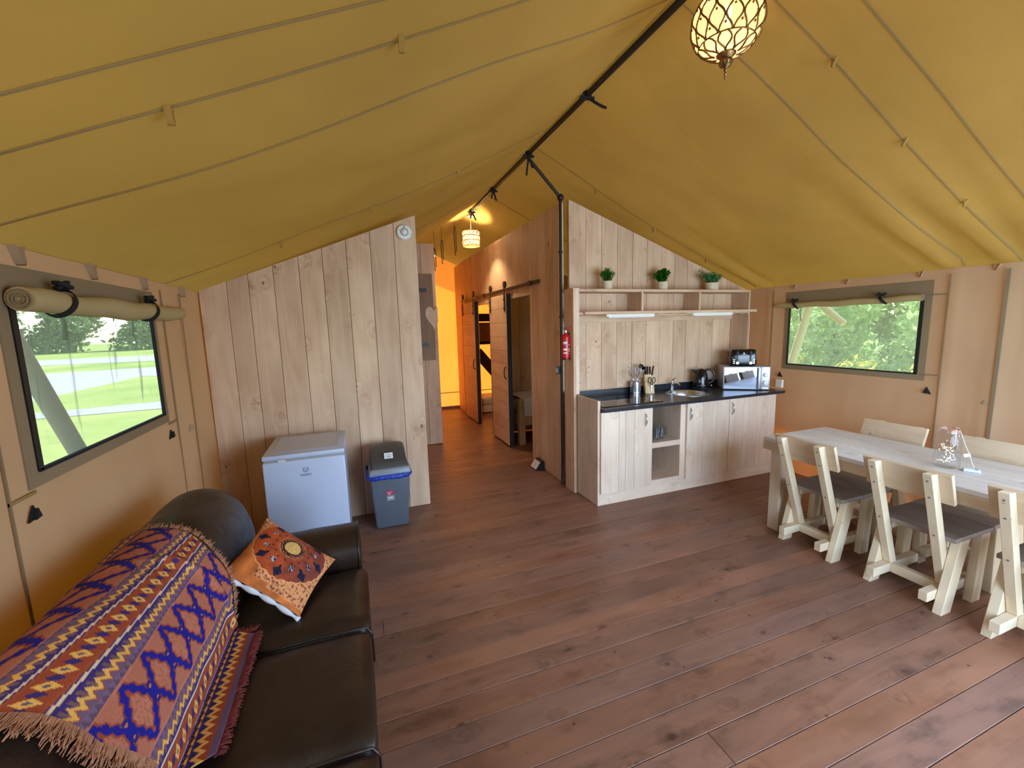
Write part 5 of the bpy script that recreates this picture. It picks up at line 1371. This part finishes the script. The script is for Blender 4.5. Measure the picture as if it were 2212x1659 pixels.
# ================================================================== LANTERNS
LX, LY, LZ = 1.655, 1.60, 3.005
ln = thing('hanging_lantern', 'large pierced brass globe lantern hanging from the ridge pole', 'pendant lamp', (LX, LY, LZ))
GR, GH = 0.150, 0.132
def gp(phi, th, k=1.0):     # th: 0 bottom .. 1 top
    a = -PI / 2 + PI * (0.06 + 0.88 * th); r = GR * math.cos(a) ** 0.9
    return Vector((r * k * math.cos(phi), r * k * math.sin(phi), GH * k * math.sin(a)))
b = B(); b.grid(lambda u, v: gp(2 * PI * u, v, 0.985), 56, 36); b.build('globe', M['lantern'], ln, smooth=True)
for band_, (t0, t1, nn) in enumerate(((0.24, 1.0, 13), (0.03, 0.235, 9))):
    for k in range(nn):
        for s in (-1, 1):
            pts = []
            for i in range(40):
                th = t0 + (t1 - t0) * i / 39
                w = (0.5 - 0.42 * math.cos((5.0 if band_ == 0 else 1.6) * PI * i / 39)) * 0.5
                pts.append(gp(2 * PI * (k + 0.5 + s * (w if band_ == 0 else w * 0.9)) / nn, th))
            B().tube(pts, 0.0042, 5).build('ogee_rib', M['brass'], ln, smooth=True)
b = B()
for row in range(5):
    for k in range(13):
        c = gp(2 * PI * (k + (0.5 if row % 2 else 0.0)) / 13, 0.24 + 0.76 * (row + 0.5) / 5, 1.0); b.sphere(c, 0.0055, 6)
o = b.build('stud', M['brass'], ln, smooth=True); o['kind'] = 'stuff'
B().tube([gp(2 * PI * k / 48, 0.238, 1.004) for k in range(48)], 0.003, 6, closed=True).build('rim_band', M['brass'], ln, smooth=True)
B().lathe([(0.0, -0.232), (0.003, -0.228), (0.006, -0.222), (0.003, -0.216), (0.008, -0.206), (0.003, -0.198), (0.009, -0.190), (0.004, -0.184), (0.006, -0.180), (0.020, -0.172), (0.027, -0.158), (0.025, -0.150), (0.020, -0.146), (0.026, -0.140), (0.036, -0.128), (0.040, -0.118), (0.036, -0.112)], 20).build('finial', M['brass'], ln, smooth=True, angle=40)
b = B()
for k in range(12):
    a = 2 * PI * k / 12; b.tube([(0.021 * math.cos(a), 0.021 * math.sin(a), -0.172), (0.0285 * math.cos(a), 0.0285 * math.sin(a), -0.158), (0.024 * math.cos(a), 0.024 * math.sin(a), -0.148)], 0.003, 5)
b.build('fluting', M['brass'], ln, smooth=True)
B().lathe([(0.030, 0.122), (0.034, 0.128), (0.026, 0.150), (0.012, 0.165), (0.0, 0.167)], 20).build('cap', M['brass'], ln, smooth=True, angle=40)
B().tube([(0, 0, 0.165), (0, 0, RZ(LY) - LZ - 0.02)], 0.004, 6).build('chain', M['brass'], ln)
B().lathe([(0.014, 0.122), (0.014, 0.075)], 14, caps=True).build('bulb_socket', M['ivory'], ln)
B().lathe([(0.0, -0.008), (0.004, -0.004), (0.010, 0.012), (0.016, 0.034), (0.016, 0.050), (0.011, 0.075)], 16).build('bulb', M['bulb'], ln, smooth=True)
def point(name, loc, e, r, par):
    l = bpy.data.lights.new(name, 'POINT'); l.energy = e; l.shadow_soft_size = r; l.color = (1.0, 0.78, 0.47)
    o = bpy.data.objects.new(name, l); C.objects.link(o); o.parent = par; o.location = loc
point('lamp_glow', (0, 0, 0.02), 34, 0.025, ln)

l2 = thing('hanging_lantern', 'small pierced drum lantern hanging at the far end of the ridge pole', 'pendant lamp', (1.655, 5.98, 2.93))
b = B(); R2, H2 = 0.125, 0.10
b.grid(lambda u, v: Vector((R2 * 0.985 * math.cos(2 * PI * u), R2 * 0.985 * math.sin(2 * PI * u), -H2 + 2 * H2 * v)), 40, 6); b.build('drum', M['lantern'], l2, smooth=True)
b = B()
for z in (-H2, -0.03, 0.035, H2): b.tube([(R2 * math.cos(2 * PI * k / 40), R2 * math.sin(2 * PI * k / 40), z) for k in range(40)], 0.004, 5, closed=True)
b.build('hoop', M['brass'], l2, smooth=True)
b = B()
for row, z in enumerate((-0.065, 0.002, 0.068)):
    for k in range(14):
        a = 2 * PI * (k + 0.5 * (row % 2)) / 14; c = Vector((R2 * math.cos(a), R2 * math.sin(a), z)); tx = Vector((-math.sin(a), math.cos(a), 0))
        b.tube([c + tx * 0.024 * math.cos(q) + Vector((0, 0, 0.028 * math.sin(q))) for q in [2 * PI * i / 12 for i in range(12)]], 0.0042, 4, closed=True)
b.build('pierced_ring', M['brass'], l2, smooth=True)
B().lathe([(0.0, -0.045), (0.010, -0.03), (0.018, -0.005), (0.016, 0.015), (0.009, 0.04)], 14).build('bulb', M['bulb'], l2, smooth=True)
B().tube([(0, 0, 0.04), (0, 0, RZ(5.98) - 2.93 - 0.035)], 0.004, 6).build('cord', M['cord'], l2)
B().lathe([(0.050, 0.0), (0.050, 0.022), (0.0, 0.024)], 20, (0, 0, RZ(5.98) - 2.93 - 0.055)).build('ceiling_rose', M['whitem'], l2, smooth=True, angle=40)
point('lamp_glow', (0, 0, 0.0), 90, 0.03, l2)

# ================================================================== CORRIDOR
hp = thing('shutter_panel', 'brown wooden shutter with black hinges and pale heart at the corridor corner', 'shutter', (1.0, 6.06, 1.85))
B().box(0.80, 1.086, 6.030, 6.052, 1.250, 2.446, 0.002).build('board', M['brown_z'], hp, world=True)
for z in (2.225, 1.468):
    b = B(); b.box(0.86, 0.935, 6.022, 6.030, z - 0.024, z + 0.024, 0.003); b.box(0.930, 0.952, 6.022, 6.030, z - 0.012, z + 0.012); 
    mm = Matrix.Rotation(math.radians(90), 4, 'X'); mm.translation = Vector((0.970, 6.030, z)); b.lathe([(0.030, 0), (0.030, 0.008), (0, 0.008)], 18, mat=mm); b.build('hinge', M['black'], hp, world=True)
hpts = []
for k in range(40):
    a = 2 * PI * k / 40; hpts.append((1.085 + 0.0075 * 16 * math.sin(a) ** 3, 1.86 + 0.0115 * (13 * math.cos(a) - 5 * math.cos(2 * a) - 2 * math.cos(3 * a) - math.cos(4 * a))))
hpts = [(min(x, 1.137), z) for x, z in hpts]
B().prism(hpts, 1, 6.018, 6.030).build('heart', M['cab_z'], hp, world=True)

def sliding_door(lab, y0, y1):
    t = thing('sliding_door', lab, 'door', (1.98, (y0 + y1) / 2, 0), 0, 'plank barn doors along the corridor')
    x0, x1 = 1.957, 1.992; z0, z1 = 0.022, 2.128; n = 11
    B().box(x0 + 0.022, x1, y0, y1, z0, z1).build('backing', M['brown_z'], t, world=True)
    for k in range(n):
        a, c = z0 + (z1 - z0) * k / n, z0 + (z1 - z0) * (k + 1) / n
        B().box(x0, x0 + 0.022, y0 + 0.004, y1 - 0.004, a + 0.0012, c - 0.0012, 0.002).build('plank', M['doorw'], t, world=True)
    for ya, yb_ in ((y0 - 0.006, y0 + 0.004), (y1 - 0.004, y1 + 0.006)):
        B().box(x0 - 0.003, x1 + 0.022, ya, yb_, z0 - 0.004, z1 + 0.004).build('edge_strip', M['black'], t, world=True)
    for y in (y0 + 0.07, y1 - 0.07):
        h = B().box(x0 - 0.010, x0 - 0.002, y - 0.022, y + 0.022, 1.90, 2.26, 0.002).build('hanger', M['black'], t, world=True)
        mm = Matrix.Rotation(math.radians(-90), 4, 'Y'); mm.translation = Vector((1.975, y, 2.255)); B().lathe([(0.0, 0), (0.046, 0.0), (0.046, 0.026), (0.0, 0.028)], 20, mat=mm).build('wheel', M['black'], h, smooth=True, world=True, angle=40)
        b = B()
        for z in (1.94, 2.06): b.sphere((x0 - 0.012, y, z), 0.012, 8)
        b.build('bolt', M['black'], h, world=True)
    B().tube([(x0 - 0.030 * math.sin(a), y0 + 0.085, 1.055 + 0.085 * math.cos(a)) for a in [PI * k / 16 for k in range(17)]], 0.008, 8).build('pull_handle', M['black'], t, smooth=True, world=True)
    b = B(); b.box(1.960, 1.998, y0 + 0.09, y0 + 0.15, 0.0, z0 + 0.004, 0.004); b.build('floor_guide', M['black'], t, world=True)
    return t
sliding_door('plank barn door with black edge nearest the kitchen in the corridor', 5.43, 6.20)
sliding_door('plank barn door with black edge at the orange far end of the corridor', 7.04, 7.92)
rl = thing('door_rail', 'black steel sliding rail above the corridor barn doors', 'rail', (2.0, 6.3, 2.19))
B().box(1.996, 2.004, 4.45, 8.12, 2.172, 2.214, 0.001).build('rail_bar', M['black'], rl, world=True)
for y in (4.70, 5.5, 6.45, 7.3, 8.0): B().box(2.004, YC + 0.001, y - 0.02, y + 0.02, 2.180, 2.206).build('spacer', M['black'], rl, world=True)
for y in (4.72, 6.62): B().box(1.985, 1.997, y - 0.05, y + 0.05, 2.164, 2.222, 0.002).build('stop', M['black'], rl, world=True)

# beds behind the doors
bd = thing('bed', 'low wooden bed with white mattress seen through the first doorway', 'bed', (2.9, 5.6, 0))
B().box(2.130, 2.220, 5.490, 5.575, 0.0, 0.665, 0.004).build('post', M['bed'], bd, world=True)
B().box(2.130, 2.220, 6.11, 6.195, 0.0, 0.665, 0.004).build('post', M['bed'], bd, world=True)
for y in (5.50, 6.15): B().box(2.22, 4.10, y, y + 0.03, 0.28, 0.42, 0.002).build('side_rail', M['bed'], bd, world=True)
B().box(2.14, 2.17, 5.575, 6.11, 0.28, 0.42, 0.002).build('end_rail', M['bed'], bd, world=True)
B().box(2.17, 4.10, 5.53, 6.15, 0.38, 0.42).build('slat_base', M['bed'], bd, world=True)
puff(2.18, 4.08, 5.50, 6.17, 0.42, 0.60, 0.05, 0.01).build('mattress', M['sheet'], bd, smooth=True, world=True)
dv = B()
def duv(u, v):
    x = 2.20 + 1.85 * u; s = v * 1.1
    if s < 0.78: y, z = 6.20 - s * 0.93, 0.660 + 0.05 * math.sin(PI * u * 0.9 + 0.2) * math.sin(PI * v)
    else: y, z = 5.470 - 0.03 * (s - 0.78), 0.660 - (s - 0.78) * 0.72
    return Vector((x, y + 0.012 * noise.noise(Vector((x * 9, s * 7, 1))), z + 0.018 * noise.noise(Vector((x * 6, s * 6, 4)))))
dv.grid(duv, 50, 40); tag(dv.build('duvet', M['sheet'], smooth=True), 'rumpled white duvet hanging over the low bed in the first room', 'duvet')
bk = thing('bunk_bed', 'dark framed bunk bed seen through the gap between the barn doors', 'bed', (2.9, 8.2, 0))
for x, y in ((2.20, 7.92), (2.20, 8.62), (4.1, 7.92), (4.1, 8.62)): B().box(x - 0.03, x + 0.03, y - 0.03, y + 0.03, 0.0, 2.05, 0.003).build('post', M['bed'], bk, world=True)
B().box(2.2, 4.1, 7.90, 7.93, 1.80, 1.95, 0.002).build('guard_rail', M['black'], bk, world=True)
B().box(2.2, 4.1, 7.905, 7.925, 1.42, 1.78).build('side_sheet', M['brown_z'], bk, world=True)
B().box(2.2, 4.1, 7.92, 8.62, 1.36, 1.40).build('slat_base', M['black'], bk, world=True)
puff(2.22, 4.08, 7.95, 8.60, 1.40, 1.50, 0.03).build('mattress', M['silver'], bk, smooth=True, world=True)
B().bar((2.22, 7.90, 1.22), (2.62, 7.90, 0.74), 0.03, 0.20, up=(0.77, 0, 0.64)).build('brace', M['black'], bk, world=True)
B().box(2.2, 4.1, 7.92, 8.62, 0.02, 0.16, 0.003).build('drawer', M['white'], bk, world=True)
puff(2.22, 4.08, 7.93, 8.60, 0.16, 0.30, 0.03).build('mattress', M['sheet'], bk, smooth=True, world=True)

# ================================================================== DINING TABLE, CHAIRS, JAR
TX0, TX1, TY0, TY1, TZ = 3.062, 3.800, 0.42, 2.430, 0.760
tb = thing('dining_table', 'long grey-washed plank dining table along the right canvas wall', 'table', ((TX0 + TX1) / 2, 1.43, 0))
w_ = (TX1 - TX0) / 4
for k in range(4): B().box(TX0 + w_ * k + 0.0008, TX0 + w_ * (k + 1) - 0.0008, TY0, TY1, TZ - 0.030, TZ - 0.0006 * (k % 2), 0.002).build('plank', M['grey_y'], tb, world=True)
for y0, y1 in ((TY0, TY0 + 0.028), (TY1 - 0.028, TY1)): B().box(TX0, TX1, y0, y1, TZ - 0.098, TZ - 0.031, 0.002).build('end_apron', M['apron'], tb, world=True)
for x0, x1 in ((TX0, TX0 + 0.028), (TX1 - 0.028, TX1)): B().box(x0, x1, TY0 + 0.029, TY1 - 0.029, TZ - 0.098, TZ - 0.031, 0.002).build('side_apron', M['apron'], tb, world=True)
for x, dx in ((TX0 + 0.030, 0), (TX1 - 0.118, 0)):
    for y in (TY0 + 0.05, TY1 - 0.145): B().box(x, x + 0.088, y, y + 0.092, 0.0, TZ - 0.031, 0.003).build('leg', M['legw'], tb, world=True)

def make_chair():
    t = thing('dining_chair', 'x', 'chair', (0, 0, 0), 0, 'pine chairs around the dining table')
    hole = M['brown_z']
    B().box(-0.130, 0.080, -0.200, 0.200, 0.424, 0.450, 0.002).build('seat', M['seat_y'], t)
    B().box(0.0815, 0.256, -0.200, 0.200, 0.424, 0.450, 0.002).build('seat', M['seat_y'], t)
    B().bar((-0.2350, -0.212, 0.758), (-0.2350, 0.212, 0.758), 0.024, 0.190, up=(-0.337, 0, 0.941), bv=0.002).build('backrest', M['back_y'], t)
    for s in (-1, 1):
        yo, yi = s * 0.178, s * 0.133
        def slab(name, bx, tx, w, y, z0, z1, mat='pine_z'):
            return B().prism([(bx - w / 2, z0), (bx + w / 2, z0), (tx + w / 2, z1), (tx - w / 2, z1)], 1, y - 0.0215, y + 0.0215, 0.002).build(name, M[mat], t)
        slab('leg', -0.145, -0.028, 0.092, yo, 0.0, 0.4235)
        slab('leg', 0.160, 0.188, 0.084, yo, 0.0, 0.4235)
        u = slab('upright', -0.052, -0.306, 0.058, yi, 0.131, 0.840)
        b = B()
        for z in (0.80, 0.70, 0.46):
            x = -0.052 + (-0.306 + 0.052) * (z - 0.131) / 0.709 - 0.0295
            mm = Matrix.Rotation(math.radians(-90), 4, 'Y'); mm.translation = Vector((x, yi, z)); b.lathe([(0.005, -0.001), (0.005, 0.0015), (0, 0.0015)], 8, mat=mm)
        b.build('screw', M['bin'], u)
        B().box(-0.245, 0.215, yi - 0.0215, yi + 0.0215, 0.072, 0.130, 0.002).build('side_rail', M['pine_x'], t)
        B().box(-0.090, 0.235, yi - 0.020, yi + 0.020, 0.372, 0.4235, 0.002).build('seat_bearer', M['pine_x'], t)
    B().box(-0.080, -0.036, -0.111, 0.111, 0.072, 0.130, 0.002).build('stretcher', M['pine_y'], t)
    return t
c0 = make_chair()
spots = [(3.200, 2.015, 0, 'pine chair on the room side of the table, nearest the kitchen'), (3.205, 1.425, 0, 'pine chair on the room side of the table, second from the kitchen'),
         (3.220, 0.872, 0, 'pine chair on the room side of the table, cut by the right picture edge'),
         (3.745, 2.035, 1, 'pine chair on the canvas wall side of the table, nearest the kitchen'), (3.745, 1.430, 1, 'pine chair on the canvas wall side of the table, behind the jar')]
for i, (x, y, f, lab) in enumerate(spots):
    c = c0 if i == 0 else copy_tree(c0)
    c.location = (x, y, 0); c.rotation_euler.z = PI if f else 0.0; c['label'] = lab

jr = thing('glass_jar', 'clear glass jar of fairy lights standing on the dining table', 'jar', (3.400, 1.445, TZ))
B().lathe([(0.0, 0.004), (0.052, 0.004), (0.062, 0.014), (0.063, 0.040), (0.057, 0.092), (0.062, 0.135), (0.061, 0.185), (0.050, 0.214), (0.046, 0.222), (0.046, 0.240), (0.050, 0.242), (0.050, 0.249), (0.046, 0.250)], 36).build('jar_body', M['glass'], jr, smooth=True, angle=60)
b = B()
for z, r in ((0.224, 0.0485), (0.233, 0.049)): b.tube([(r * math.cos(a), r * math.sin(a), z + 0.002 * math.sin(2 * a)) for a in [2 * PI * k / 30 for k in range(30)]], 0.0014, 5, closed=True)
b.tube([(0.049, -0.006, 0.230), (0.060, -0.008, 0.218), (0.066, -0.008, 0.188), (0.060, -0.006, 0.196)], 0.0016, 5); b.build('wire_clasp', M['chrome'], jr, smooth=True)
B().tube([(0.0485 * math.cos(a), 0.0485 * math.sin(a), 0.2405) for a in [2 * PI * k / 30 for k in range(30)]], 0.002, 5, closed=True).build('rubber_ring', plain('orange_rubber', lin(206, 120, 80), 0.6), jr, smooth=True)
rj = random.Random(2); pts = []; leds = B()
for k in range(90):
    a = k * 1.1 + rj.uniform(-0.5, 0.5); r = rj.uniform(0.012, 0.049); z = 0.018 + 0.150 * (0.5 + 0.5 * math.sin(k * 0.37)) * rj.uniform(0.5, 1)
    pts.append(Vector((r * math.cos(a), r * math.sin(a), z)))
    if k % 3 == 0: leds.sphere(pts[-1], 0.0028, 6)
cp = []
for i in range(len(pts) - 1):
    p0, p1, p2, p3 = pts[max(i - 1, 0)], pts[i], pts[i + 1], pts[min(i + 2, len(pts) - 1)]
    for q in range(4):
        t = q / 4; cp.append(0.5 * (2 * p1 + (p2 - p0) * t + (2 * p0 - 5 * p1 + 4 * p2 - p3) * t * t + (3 * p1 - p0 - 3 * p2 + p3) * t ** 3))
fl_ = thing('fairy_lights', 'tangled silver fairy light wire glowing inside the glass jar', 'lights', (3.400, 1.445, TZ + 0.01))
B().tube(cp, 0.0009, 4).build('wire', M['chrome'], fl_); o = leds.build('light', M['led'], fl_); o['kind'] = 'stuff'
B().tube([(0.03, -0.02, 0.13), (0.047, -0.012, 0.240), (0.055, -0.022, 0.232), (0.068, -0.045, 0.15), (0.062, -0.075, 0.085), (0.060, -0.095, 0.03), (0.035, -0.115, 0.014)], 0.0014, 5).build('lead', M['whitem'], fl_, smooth=True)
B().cube((0.030, 0.020, 0.001), frame((0.5, -0.75, 0.3), (0.1, 0.4, 0.9), (0.060, -0.068, 0.075))).build('tag', M['whitem'], fl_)
bb = thing('battery_box', 'small white battery box lying on the table beside the glass jar', 'battery box', (3.425, 1.335, TZ), math.radians(-65))
B().box(-0.036, 0.036, -0.020, 0.020, 0.0, 0.016, 0.004, seg=2).build('case', plain('white_blue_plastic', lin(205, 222, 244), 0.35), bb)
B().box(0.012, 0.026, -0.008, 0.002, 0.016, 0.019, 0.001).build('switch', M['bin'], bb)
